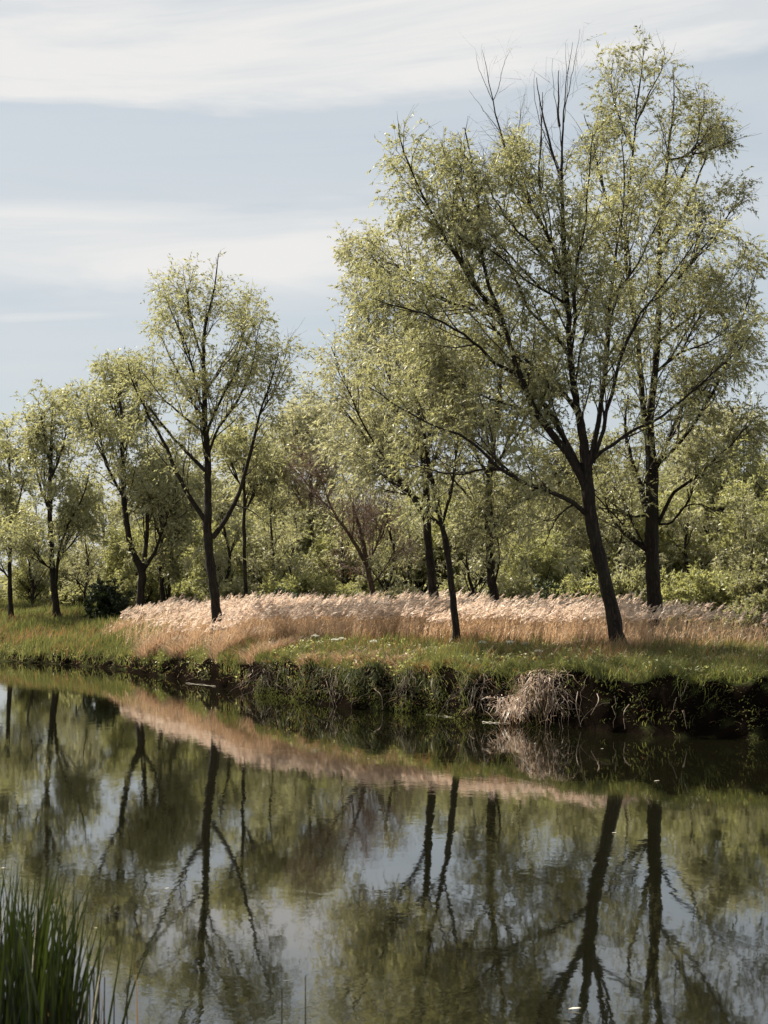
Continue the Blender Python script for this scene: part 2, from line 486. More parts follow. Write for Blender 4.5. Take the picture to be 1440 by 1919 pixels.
# ------------------------------------------------------------------ trees
def foliage(rng, LP, LR, lens, o):
    """grow branches, twigs and leaves from the limbs LP (N,K,3); returns twig parts and leaves"""
    cnt = np.maximum(1, np.round(lens * o['dens2']).astype(int))
    st, d, t_, r, par = spawn(rng, LP, LR, cnt, o.get('lo', 0.22), 1.0, o.get('ang', 38), 0.95)
    L2 = o['L2'] * (0.55 + 0.75 * np.sin(np.pi * np.clip(0.18 + 0.75 * t_, 0, 1))) * (1.12 - 0.66 * t_) * rng.uniform(0.55, 1.25, len(st))
    if 'bare' in o:
        k2 = rng.random(len(st)) < np.clip(o['bare'](st) + 0.5, 0, 1)
        st, d, t_, r, L2 = st[k2], d[k2], t_[k2], r[k2], L2[k2]
        L2 = L2 * (0.62 + 0.38 * o['bare'](st))
    P2 = grow(rng, st, d, L2, 7, o.get('up', 0.14), 0.11, o.get('droop', 0.05))
    r2 = np.minimum(r * 0.6, 0.007 + 0.009 * L2)[:, None] * np.linspace(1, 0.25, 7)[None]
    # tips of the limbs carry twigs as well
    c3 = np.maximum(2, np.round(L2 * o['dens3']).astype(int))
    st3, d3, t3, r3, p3 = spawn(rng, P2, r2, c3, 0.12, 1.0, o.get('ang3', 40), 0.8)
    if 'bare' in o:
        k3 = rng.random(len(st3)) < np.clip(o['bare'](st3) + 0.3, 0, 1)
        st3, d3, t3, r3 = st3[k3], d3[k3], t3[k3], r3[k3]
    if 'outline' in o:
        k3 = o['outline'](st3, rng)
        st3, d3, t3, r3 = st3[k3], d3[k3], t3[k3], r3[k3]
    L3 = o['L3'] * rng.uniform(0.45, 1.3, len(st3)) * (1.15 - 0.5 * t3)
    P3 = grow(rng, st3, d3, L3, 4, o.get('up3', 0.10), 0.16, o.get('droop3', 0.16))
    rr3 = np.minimum(r3 * 0.8, 0.0055)[:, None] * np.linspace(1, 0.4, 4)[None]
    n4 = np.full(len(P3), o['n4'])
    st4, d4, t4, r4, p4 = spawn(rng, P3, rr3, n4, 0.15, 1.0, 42)
    if 'bare' in o:
        k4 = rng.random(len(st4)) < np.clip(o['bare'](st4) + 0.05, 0, 1)
        st4, d4 = st4[k4], d4[k4]
    if 'outline' in o:
        k4 = o['outline'](st4, rng)
        st4, d4 = st4[k4], d4[k4]
    L4 = o['L4'] * rng.uniform(0.5, 1.35, len(st4))
    P4 = grow(rng, st4, d4, L4, 3, 0.0, 0.16, o.get('droop4', 0.3))
    rr4 = np.broadcast_to(np.array([[0.0035, 0.0028, 0.0018]]), (len(P4), 3))
    if 'bare' in o:
        r2 = r2 * (0.25 + 0.75 * o['bare'](st))[:, None]
    parts = [tubes(P2, r2, 4), tubes(P3, rr3, 3), ribbons(rng, P4, 0.0055)]
    # leaves: whole patches of the crown are thinner than others
    nl = o['leaves']
    cell = np.sin(P4[:, 1, 0] * 1.9 + 2 * np.sin(P4[:, 1, 2] * 1.3)) * np.sin(P4[:, 1, 2] * 1.7 + P4[:, 1, 1] * 1.1)
    dens = np.clip(1.0 + 0.28 * cell + rng.normal(0, 0.22, len(P4)), 0.15, 1.8)
    if 'bare' in o:
        dens = dens * o['bare'](P4[:, 1])
    nl4 = rng.poisson(nl * dens * o.get('lk', LK))
    s5, d5, t5, _, p5 = spawn(rng, P4, rr4, nl4, 0.1, 1.0, o.get('langle', 42))
    d5 = nrm(d5 + np.array([0, 0, -o.get('ldroop', 0.25)]))
    ll = o['leaf'] * rng.uniform(0.5, 1.55, len(s5))
    lw = ll * rng.uniform(0.26, 0.42, len(s5)) * o.get('wide', 1.0)
    LV, LF = leaf_quads(rng, s5, d5, ll, lw)
    base = rng.random(len(P4))
    tint = np.clip(0.45 * base[p5] + 0.55 * rng.random(len(s5)), 0, 1)
    return parts, LV, LF, np.repeat(tint, 3)


LK = 2.35
DEF = dict(dens2=2.6, L2=1.55, dens3=5.2, L3=0.8, n4=5, L4=0.5, leaves=7, leaf=0.088, lo=0.08, up=0.2, ang=32, ang3=34, up3=0.12, droop4=0.45)


def limb_mesh(name, pts, mat, sides=8):
    V, F = tubes(pts[None, :, :3], pts[None, :, 3], sides)
    if sides > 16:                                     # furrows and swellings of a thick trunk
        K = len(pts)
        a = np.arange(sides) * 2 * math.pi / sides
        kk = np.arange(K)[:, None]
        f = 0.055 * np.sin(a * 5 + kk * 0.35) + 0.045 * np.sin(a * 8 - kk * 0.5 + 1) + 0.04 * np.sin(a * 2 + kk * 0.9)
        low = np.exp(-kk / 4.0) * 0.16 * np.sin(a * 4 + 0.7)
        c0 = np.repeat(pts[:, None, :3], sides, 1)
        V = (c0 + (V.reshape(K, sides, 3) - c0) * (1 + f + low)[..., None]).reshape(-1, 3)
    return mesh(name, V, F, mat, smooth=True)


def traced_tree(label, d, trunk, limbs, seed, leafm=L_WILLOW, bark=BARK, twig=TWIG, name='willow_tree', cat='tree', group=None, extra=0, ground=True, **kw):
    """trunk: (px, py, radius in px) from the base up; limbs: (points, r0, r1, depth at its tip)"""
    rng = np.random.default_rng(seed)
    o = dict(DEF); o.update(kw)
    sc = d / FPX
    T = [(*px(a, b, d), r * sc) for a, b, r in trunk]
    base = np.array(T[0][:3])
    if ground:
        z = float(hgt(base[0], base[1]))
        if base[2] > z + 0.05:
            dx = (T[0][0] - T[1][0]) * 0.3
            T.insert(0, (base[0] + dx, base[1], z - 0.08, T[0][3] * 1.12))
            base = np.array([base[0] + dx, base[1], z])
        else:
            base[2] = z
    T = np.array(T)
    K = max(24, len(T) * 4)
    TP, tl = smooth_line(T, K, rng, 0.012)
    TP[:, 3] *= 1 + 0.06 * np.sin(np.arange(K) * 1.7)
    # root flare
    fl = np.exp(-np.arange(K) * tl / (K - 1) / 0.35) * 0.5
    TP[:, 3] *= 1 + fl
    root = empty(name, base, label, cat, group)
    rel = lambda P: np.concatenate([P[:, :3] - base, P[:, 3:]], 1)
    link('trunk', limb_mesh('trunk', rel(TP), bark, 22), root)
    LP, LR, lens = [], [], []
    for li in limbs:
        pts, r0, r1, dz = li
        n = len(pts)
        # start where the limb leaves its parent; depth grows along it
        q = []
        for i, (a, b) in enumerate(pts):
            f = i / (n - 1)
            q.append((*px(a, b, d + dz * f ** 1.2), (r0 + (r1 - r0) * f) * sc))
        P, L = smooth_line(q, 16, rng, 0.02)
        link('limb', limb_mesh('limb', rel(P), bark, 7), root)
        LP.append(P[:, :3] - base); LR.append(P[:, 3]); lens.append(L)
    # the upper trunk acts as a limb
    k0 = int(K * o.get('leader', 0.45))
    P, L = smooth_line(TP[k0:], 16)
    LP.append(P[:, :3] - base); LR.append(P[:, 3]); lens.append(L)
    # further limbs towards and away from the camera
    if extra:
        src = rng.integers(0, len(LP), extra)
        st = np.array([LP[s][rng.integers(1, 6)] for s in src])
        tg = np.array([LP[s][9] - LP[s][3] for s in src])
        sg = np.where(np.arange(extra) % 2 == 0, 1, -1)
        dd = nrm(nrm(tg) * 1.0 + np.stack([rng.normal(0, 0.25, extra), sg * rng.uniform(0.4, 0.9, extra), np.full(extra, 0.3)], 1))
        EL = rng.uniform(0.45, 1.0, extra) * o.get('extraL', 4.5)
        EL = np.minimum(EL, np.maximum(0.75 * (TP[-1, 2] - base[2] - st[:, 2]), 0.6))
        EP = grow(rng, st, dd, EL, 16, 0.03, 0.06)
        for i in range(extra):
            R = np.linspace(0.035, 0.008, 16)
            pts = np.concatenate([EP[i], R[:, None]], 1)
            link('limb', limb_mesh('limb', pts, bark, 6), root)
            LP.append(EP[i]); LR.append(R); lens.append(EL[i])
    if 'outline' in o:
        of = o['outline']
        o['outline'] = lambda P, g: of(P + base, g)
    if 'bare' in o:
        bf = o['bare']
        o['bare'] = lambda P: bf(P + base)
    parts, LV, LF, tint = foliage(rng, np.array(LP), np.array(LR), np.array(lens), o)
    V, Fs = merge(parts)
    props(link('twigs', mesh('twigs', V, Fs, twig), root), kind='stuff')
    props(link('crown', mesh('crown', LV, LF, leafm, tint), root), kind='stuff')
    return root


def crown_shape(us, vs, soft=16.0):
    """how high each part of a crown reaches, seen across the river"""
    def f(P, g):
        u = P[:, 0] / P[:, 1] * FPX + 720
        v = 1100 - (P[:, 2] - EYE) / P[:, 1] * FPX
        return v > np.interp(u, us, vs) + 14 + g.normal(0, soft, len(P))
    return f


# the leaning tree on the bank ------------------------------------
def bare_top(P):
    # nearly leafless shoots stick out of the top of the leaning tree
    u = P[:, 0] / P[:, 1] * FPX + 720
    v = 1100 - (P[:, 2] - EYE) / P[:, 1] * FPX
    top = np.clip((v - 235 - 40 * np.sin(u * 0.05)) / 60, 0.015, 1)
    top = np.where(u > 1120, 1.0, top)
    return np.where(u < 820, 1.0, top)


T1_TRUNK = [(1166, 1236, 16), (1155, 1180, 13.5), (1147, 1130, 12.5), (1135, 1080, 12), (1118, 1010, 12), (1107, 955, 12), (1103, 900, 11), (1100, 860, 10), (1090, 800, 7.5),
            (1078, 740, 6.3), (1069, 660, 5.4), (1066, 600, 5), (1060, 520, 4.4), (1056, 430, 3.8), (1053, 330, 2.8), (1055, 240, 1.6), (1060, 170, 1.0), (1074, 80, 0.3)]
T1_LIMBS = [
    ([(1108, 940), (1085, 885), (1050, 830), (1010, 780), (990, 740), (972, 700), (955, 640), (935, 580), (915, 530), (902, 470), (897, 400), (885, 320), (872, 240)], 8.5, 1, -0.8),
    ([(1100, 905), (1060, 825), (1030, 775), (1008, 735), (985, 690), (960, 655), (925, 610), (880, 570), (830, 545)], 6, 1, 1.4),
    ([(940, 590), (895, 545), (860, 490), (830, 440), (800, 380), (772, 320), (755, 270), (748, 232)], 4, 0.8, -1.6),
    ([(968, 700), (930, 680), (900, 650), (850, 615), (800, 590), (750, 575), (700, 560)], 3.6, 0.8, -2.4),
    ([(945, 600), (880, 578), (820, 560), (770, 530), (715, 500), (690, 470)], 3.2, 0.8, 1.0),
    ([(1090, 785), (1070, 755), (1040, 720), (1000, 690), (972, 660), (930, 620), (890, 600), (860, 560)], 5, 0.9, 2.0),
    ([(1067, 660), (1040, 630), (1000, 590), (975, 545), (955, 500), (930, 450), (905, 400), (885, 330)], 3.6, 0.8, 1.2),
    ([(1062, 570), (1030, 550), (990, 525), (955, 495), (925, 470), (880, 455), (840, 430)], 2.8, 0.7, -1.8),
    ([(1056, 520), (1025, 495), (990, 455), (960, 425), (930, 380), (905, 330), (870, 290)], 3, 0.7, -1.0),
    ([(1061, 540), (1040, 470), (1020, 430), (990, 380), (970, 335), (955, 290), (937, 240), (925, 190), (915, 140), (905, 95)], 4.2, 0.25, 0.5),
    ([(1030, 450), (1010, 380), (985, 320), (965, 270), (955, 230)], 2.0, 0.3, 1.2),
    ([(925, 190), (935, 165), (945, 120), (958, 95)], 0.8, 0.2, 0.7),
    ([(1054, 285), (1046, 215), (1040, 160), (1037, 110)], 1.0, 0.2, 0.3),
    ([(1060, 200), (1070, 150), (1080, 100), (1088, 55)], 0.9, 0.2, -0.3),
    ([(1058, 230), (1064, 170), (1062, 120), (1060, 80)], 0.8, 0.2, 0.4),
    ([(955, 290), (932, 240), (905, 205), (880, 170)], 0.9, 0.2, 0.5),
    ([(925, 190), (912, 160), (898, 125), (893, 100)], 0.7, 0.2, -0.5),
    ([(967, 328), (972, 270), (977, 215), (985, 175)], 0.9, 0.2, 0.4),
    ([(1053, 335), (1032, 280), (1012, 225), (1001, 165), (1004, 135)], 1.1, 0.2, -0.5),
    ([(1104, 880), (1120, 800), (1131, 740), (1138, 680), (1143, 600), (1148, 540), (1158, 460), (1168, 400), (1170, 330), (1165, 260)], 5.6, 1, 1.6),
    ([(1112, 868), (1133, 790), (1150, 720), (1168, 655), (1185, 620), (1205, 580), (1240, 540), (1285, 480), (1325, 420)], 4.2, 0.8, -1.4),
    ([(1113, 862), (1130, 845), (1180, 812), (1235, 782), (1285, 745), (1330, 705), (1372, 668), (1415, 620)], 3.8, 0.8, -1.6),
    ([(1098, 962), (1060, 932), (1010, 917), (970, 900), (938, 880), (900, 845), (860, 815), (800, 795), (740, 760), (690, 725)], 5, 0.9, -1.5),
    ([(1075, 945), (1050, 965), (1032, 1000), (1018, 1035)], 2, 0.6, -0.4),
    ([(938, 880), (900, 882), (860, 890), (820, 885), (770, 870)], 2.6, 0.7, -1.2),
    ([(1068, 640), (1081, 600), (1078, 540), (1085, 480), (1100, 420), (1105, 330), (1112, 250)], 3.6, 0.8, -0.8),
    ([(900, 470), (880, 420), (850, 380), (840, 330), (835, 280)], 2, 0.6, 0.6),
    ([(1145, 600), (1165, 540), (1200, 490), (1230, 430), (1250, 380)], 2.6, 0.6, 2.0),
    ([(1010, 780), (960, 760), (910, 745), (860, 720), (810, 690), (760, 670)], 3, 0.7, 1.6),
]
traced_tree('big willow leaning left over the bank, bare shoots poking out of its top', 39.7, T1_TRUNK, T1_LIMBS, 11,
            extra=15, extraL=3.8, bare=bare_top, leader=0.3, dens2=2.3, leaves=7.0, lk=1.65,
            outline=crown_shape([560, 600, 640, 690, 730, 750, 800, 840, 880, 881, 1440], [760, 660, 540, 400, 250, 215, 230, 255, 225, 0, 0]))

T2_TRUNK = [(1231, 1192, 15), (1229, 1140, 13.5), (1226, 1100, 13), (1222, 1020, 12.5), (1222, 940, 12), (1222, 880, 11), (1220, 830, 9), (1219, 780, 7.5), (1225, 720, 6.4),
            (1232, 640, 6), (1235, 560, 5.4), (1235, 470, 4.8), (1242, 380, 3.6), (1252, 290, 2.4), (1262, 200, 1.4), (1262, 140, 0.6)]
T2_LIMBS = [
    ([(1222, 860), (1208, 790), (1200, 700), (1188, 600), (1175, 520), (1170, 450), (1178, 350), (1188, 260), (1197, 165), (1208, 85)], 6.5, 0.6, -1.0),
    ([(1232, 875), (1248, 835), (1270, 780), (1290, 740), (1335, 690), (1385, 655), (1425, 640)], 4.4, 0.8, 1.2),
    ([(1234, 868), (1275, 830), (1318, 770), (1350, 710), (1375, 640), (1400, 570), (1422, 500)], 4.2, 0.8, -1.2),
    ([(1234, 980), (1260, 930), (1300, 900), (1340, 862), (1372, 835), (1400, 800)], 4, 0.7, -1.6),
    ([(1236, 982), (1258, 980), (1282, 952), (1312, 945), (1350, 965)], 2.6, 0.6, -1.2),
    ([(1216, 1032), (1190, 1012), (1165, 992), (1145, 965), (1135, 935)], 6, 1.2, -0.8),
    ([(1213, 960), (1198, 905), (1184, 865), (1172, 800), (1178, 740)], 6.5, 1.5, 0.8),
    ([(1212, 966), (1180, 968), (1155, 955), (1120, 952)], 2.6, 0.7, -0.8),
    ([(1236, 480), (1270, 420), (1300, 360), (1325, 290), (1335, 215)], 3.6, 0.7, 1.0),
    ([(1234, 560), (1290, 500), (1345, 440), (1375, 380)], 3.2, 0.6, -1.4),
    ([(1236, 640), (1290, 600), (1345, 560), (1390, 500)], 3.2, 0.6, 1.5),
    ([(1240, 400), (1280, 330), (1310, 250), (1320, 170)], 2.6, 0.5, -1.0),
    ([(1185, 280), (1160, 220), (1145, 160), (1150, 110)], 2, 0.5, 0.4),
    ([(1190, 240), (1215, 180), (1240, 130), (1245, 90)], 2, 0.5, -0.4),
    ([(1228, 700), (1275, 660), (1330, 640), (1380, 600)], 3, 0.6, -1.8),
    ([(1172, 450), (1140, 380), (1120, 310), (1110, 250)], 2.6, 0.5, 1.2),
    ([(1255, 300), (1300, 290), (1340, 270), (1365, 225)], 2.2, 0.5, 0.9),
]
traced_tree('tall upright willow with a bare dark trunk and the highest leafy top', 45.0, T2_TRUNK, T2_LIMBS, 12,
            leafm=L_OLIVE, extra=14, extraL=3.8, leader=0.35, dens2=2.1, leaves=6.6, lk=1.7,
            outline=crown_shape([1100, 1128, 1180, 1205, 1240, 1280, 1330, 1372, 1400, 1440], [300, 100, 72, 35, 62, 130, 150, 225, 330, 440]))

traced_tree('slender stem with a pale leafy head, rising alone out of the grass before the reeds', 42.4,
            [(858, 1220, 6.5), (853, 1160, 6.2), (847, 1110, 6.0), (838, 1040, 5.6), (829, 988, 5.0), (815, 930, 4), (800, 850, 3.2), (785, 760, 2.4), (775, 660, 1.4), (770, 590, 0.7)],
            [([(828, 985), (790, 950), (740, 890), (695, 820), (655, 740), (630, 680)], 3.6, 0.6, -1.2),
             ([(832, 975), (850, 900), (860, 800), (850, 700), (845, 620)], 3, 0.6, -1.0),
             ([(810, 900), (770, 820), (730, 740), (700, 640)], 2.6, 0.5, 0.9),
             ([(820, 960), (780, 930), (730, 920), (680, 900)], 2.4, 0.5, 0.8)],
            13, leafm=L_PALE, extra=6, leader=0.4, bark=BARK, dens2=2.3, leaves=6.4, leaf=0.10, lk=1.7)

traced_tree('straight dark trunk left of the slender stem, under a wide pale crown', 49.5,
            [(816, 1135, 9), (812, 1090, 8), (807, 1040, 7.5), (803, 1000, 7), (800, 920, 6), (792, 820, 5), (778, 700, 3.6), (760, 600, 2.4), (735, 520, 1.2), (720, 470, 0.6)],
            [([(803, 985), (765, 915), (715, 840), (670, 770), (640, 700), (620, 650)], 4, 0.7, -1.5),
             ([(800, 950), (740, 900), (690, 880), (645, 870)], 3, 0.6, 1.5),
             ([(800, 900), (830, 820), (850, 730), (870, 640)], 3.6, 0.6, 1.0),
             ([(790, 810), (740, 730), (700, 640), (680, 560), (672, 500)], 3.6, 0.6, 0.6),
             ([(782, 720), (820, 640), (840, 560), (850, 500)], 3, 0.6, -0.8),
             ([(765, 620), (720, 570), (690, 520), (680, 490)], 2.4, 0.6, -0.8),
             ([(770, 660), (780, 580), (770, 500), (765, 440)], 2.4, 0.6, 1)],
            14, leafm=L_PALE, extra=8, leader=0.35, dens2=2.1, leaves=6.2, leaf=0.10, lk=1.7)

traced_tree('dark trunk half hidden by leafy shoots between the slender stem and the leaning willow', 48.0,
            [(931, 1190, 8.5), (929, 1130, 8.2), (922, 1070, 7.6), (918, 1000, 7.4), (918, 920, 6), (926, 830, 5), (936, 740, 4), (942, 650, 2.6), (945, 560, 1)],
            [([(920, 985), (960, 945), (1010, 920), (1050, 880)], 3, 0.6, 1.5),
             ([(917, 970), (880, 930), (840, 880), (810, 830)], 3, 0.6, 1.2),
             ([(922, 880), (965, 820), (1000, 740), (1020, 660)], 3.4, 0.6, 1.8),
             ([(920, 900), (880, 820), (860, 740), (850, 660)], 3.4, 0.6, 1.8),
             ([(925, 1100), (935, 1060), (955, 1035)], 1.6, 0.5, -0.6),
             ([(922, 1080), (905, 1050), (890, 1020)], 1.6, 0.5, -0.6)],
            15, leafm=L_OLIVE, extra=7, leader=0.4, dens2=2.3, leaves=6.6)

T6_TRUNK = [(407, 1178, 9), (403, 1120, 8.6), (396, 1075, 8.2), (391, 1030, 8), (388, 985, 8.5), (388, 920, 6.5), (388, 860, 6), (383, 800, 5.4), (382, 720, 4.4), (380, 650, 3.4), (386, 600, 2.6), (397, 560, 1.8), (405, 510, 1.2), (410, 475, 0.6)]
T6_LIMBS = [
    ([(384, 975), (347, 915), (324, 865), (296, 810), (268, 760), (248, 715), (240, 680)], 5, 0.7, -1.2),
    ([(384, 882), (355, 853), (324, 820), (285, 770), (262, 735), (250, 700)], 4, 0.6, 1.4),
    ([(382, 812), (373, 804), (339, 775), (312, 751), (283, 717), (262, 690)], 3, 0.5, -1.4),
    ([(381, 785), (360, 751), (339, 709), (325, 680), (310, 650), (300, 625)], 3.4, 0.5, 0.8),
    ([(381, 770), (365, 725), (360, 690), (347, 656), (338, 625), (332, 600)], 2.6, 0.5, -0.8),
    ([(380, 680), (365, 625), (352, 572), (352, 540), (362, 505)], 2.4, 0.5, 0.4),
    ([(384, 735), (410, 698), (439, 664), (457, 610), (466, 560)], 2.8, 0.5, 1.0),
    ([(387, 815), (394, 793), (418, 743), (439, 704), (455, 664), (475, 610)], 3.4, 0.5, -1.2),
    ([(388, 860), (405, 809), (444, 746), (468, 705), (485, 660)], 3.2, 0.5, 1.2),
    ([(398, 1008), (430, 962), (453, 905), (473, 830), (486, 778), (505, 720), (522, 664)], 5.2, 0.7, -0.8),
    ([(486, 778), (510, 740), (530, 700), (540, 680)], 2, 0.5, 0.5),
    ([(440, 945), (475, 960), (510, 990)], 1.6, 0.5, -0.6),
]
traced_tree('conical willow with open branching standing in the reeds by the sedge tussocks', 52.0, T6_TRUNK, T6_LIMBS, 16,
            extra=8, leader=0.4, dens2=2.0, L2=1.35, leaves=5.4, leaf=0.10, lk=1.35,
            outline=crown_shape([225, 240, 255, 290, 335, 360, 400, 440, 462, 492, 520, 555], [700, 640, 570, 510, 465, 458, 470, 456, 510, 560, 615, 640], 10))

traced_tree('willow with a dark trunk forking wide low down, left of the conical willow', 66.0,
            [(264, 1150, 7.5), (264, 1105, 7), (266, 1072, 7.5), (258, 1052, 6), (246, 1025, 5.6), (238, 980, 5.2), (232, 930, 4.8), (230, 860, 4), (228, 800, 3), (226, 730, 1.8), (232, 668, 0.7)],
            [([(231, 930), (207, 890), (190, 850), (168, 790), (152, 740)], 3.2, 0.6, -1.2),
             ([(268, 1070), (274, 1015), (277, 960), (280, 890), (276, 820), (270, 750)], 5, 0.7, 1.2),
             ([(270, 1066), (290, 1035), (302, 1003), (322, 950), (335, 890)], 4, 0.6, -1),
             ([(230, 850), (255, 790), (265, 730), (262, 680)], 3, 0.6, 1),
             ([(229, 800), (205, 750), (190, 700)], 2.4, 0.5, 1)],
            17, leafm=L_WILLOW, extra=8, leader=0.4, dens2=2.0, L2=1.8, L3=0.95, leaves=5.6, leaf=0.145, lk=1.15)

traced_tree('many-limbed willow on the grassy left bank beside a thinner second stem', 75.0,
            [(108, 1160, 6), (102, 1115, 5.6), (97, 1060, 5), (94, 1000, 4.6), (92, 940, 4.2), (94, 870, 3.6), (97, 800, 2.4), (101, 745, 0.8)],
            [([(93, 960), (76, 910), (62, 850), (50, 790), (42, 770)], 3, 0.6, 1.5),
             ([(99, 1120), (106, 1080), (108, 1040), (122, 995), (145, 950), (162, 905), (168, 870)], 3.6, 0.6, -1.2),
             ([(108, 1045), (125, 1030), (150, 1000), (165, 985)], 1.8, 0.5, 1),
             ([(93, 870), (83, 810), (72, 750)], 2.6, 0.6, -1),
             ([(94, 900), (113, 850), (125, 790), (130, 745)], 2.6, 0.6, 1),
             ([(95, 1065), (70, 1050), (40, 1035)], 1.6, 0.4, -1)],
            18, extra=7, leader=0.35, dens2=1.7, L2=1.9, L3=1.0, leaves=5.2, leaf=0.16, lk=1.15)

traced_tree('slim willow nearest the left end of the row, on the grassy bank', 78.0,
            [(21, 1155, 4.2), (18, 1090, 3.8), (19, 1030, 3.6), (21, 960, 3.2), (19, 900, 2.6), (16, 840, 1.4), (12, 800, 0.6)],
            [([(19, 1050), (5, 1010), (-12, 960), (-20, 900)], 2, 0.5, -1),
             ([(20, 980), (38, 930), (50, 870), (55, 830)], 2, 0.5, 1),
             ([(20, 930), (2, 880), (-8, 830)], 1.8, 0.5, 1),
             ([(18, 1085), (-5, 1060), (-30, 1045)], 1.6, 0.5, -1)],
            19, leafm=L_WILLOW, extra=5, leader=0.35, dens2=1.6, L2=1.7, L3=0.95, leaves=4.8, leaf=0.165, lk=1.15)

traced_tree('brown crooked tree with two bowed limbs and hardly any leaves behind the reeds', 60.0,
            [(700, 1140, 5.2), (697, 1110, 5), (690, 1070, 4.8), (685, 1040, 4.4), (676, 1000, 3.4), (660, 945, 2.6), (648, 915, 1.6), (640, 880, 0.7)],
            [([(690, 1065), (665, 1022), (642, 988), (618, 952), (603, 905), (580, 865)], 4.2, 0.7, -0.8),
             ([(618, 952), (600, 935), (570, 900), (540, 870)], 2.2, 0.5, 0.8),
             ([(688, 1055), (712, 1010), (730, 970), (742, 930)], 2, 0.5, 1),
             ([(696, 1095), (725, 1060), (745, 1020)], 1.8, 0.5, -1),
             ([(695, 1090), (670, 1070), (640, 1060)], 1.6, 0.5, 1)],
            20, leafm=L_BUD, bark=BARK_BROWN, twig=TWIG_BROWN, name='bare_tree', extra=6, extraL=3.0, leader=0.3, dens2=3.0, dens3=6.5, L2=1.3, leaves=2.0, leaf=0.07)

traced_tree('tree with upswept brown twigs and budding top behind the yellow-green bush', 75.0,
            [(590, 1070, 4), (586, 1030, 3.8), (583, 980, 3.4), (582, 900, 2.6), (578, 820, 1.6), (576, 750, 0.6)],
            [([(585, 1035), (600, 1000), (612, 950), (618, 880)], 2.4, 0.5, 1),
             ([(584, 990), (560, 930), (540, 870), (530, 820)], 2.4, 0.5, -1),
             ([(583, 940), (605, 880), (620, 820), (625, 780)], 2, 0.5, 1),
             ([(582, 900), (560, 840), (548, 780)], 2, 0.5, 1.2)],
            21, leafm=L_PALE, bark=BARK_BROWN, twig=TWIG_BROWN, extra=6, leader=0.35, dens2=2.2, L2=1.8, L3=1.0, ang=26, leaves=2.6, leaf=0.15)

traced_tree('loose pale tree standing behind the bright bush, right of the upright willow', 68.0,
            [(1348, 1080, 5), (1347, 1030, 4.6), (1350, 960, 3.8), (1352, 900, 3), (1345, 830, 1.8), (1338, 780, 0.7)],
            [([(1347, 1040), (1328, 1000), (1305, 960), (1290, 910)], 2.6, 0.5, 1),
             ([(1350, 970), (1375, 910), (1395, 850), (1400, 800)], 2.6, 0.5, -1),
             ([(1350, 930), (1325, 870), (1305, 820)], 2.4, 0.5, 1),
             ([(1351, 900), (1372, 840), (1380, 790)], 2, 0.5, 1),
             ([(1347, 1060), (1390, 1000), (1425, 920), (1440, 880)], 2, 0.5, -1)],
            22, leafm=L_PALE, extra=7, leader=0.35, dens2=2.0, L2=1.7, L3=0.95, leaves=5.0, leaf=0.15)

traced_tree('slender pole-like trunk just right of the conical willow, leafy near the top', 60.0,
            [(461, 1140, 3.8), (459, 1080, 3.4), (457, 1000, 3.2), (457, 920, 2.8), (456, 840, 2), (454, 780, 0.8)],
            [([(457, 960), (480, 920), (495, 870)], 1.6, 0.4, 1),
             ([(457, 920), (435, 880), (425, 830)], 1.6, 0.4, -1)],
            23, extra=6, extraL=3, leader=0.45, dens2=2.4, L2=1.3, leaves=5.0, leaf=0.13)

traced_tree('twin-stemmed dark tree right of the wide-forking willow', 68.0,
            [(308, 1145, 4.6), (303, 1105, 4), (300, 1050, 3.6), (302, 990, 3.2), (300, 930, 2.6), (298, 860, 1)],
            [([(310, 1142), (317, 1110), (317, 1060), (325, 1000), (330, 940)], 4, 0.6, -0.5),
             ([(301, 1010), (320, 960), (330, 900)], 2.2, 0.5, 1),
             ([(301, 1010), (285, 960), (275, 900)], 2.2, 0.5, -1)],
            24, leafm=L_OLIVE, extra=6, extraL=3.5, leader=0.45, dens2=2.2, L2=1.6, L3=0.9, leaves=5.6, leaf=0.14)


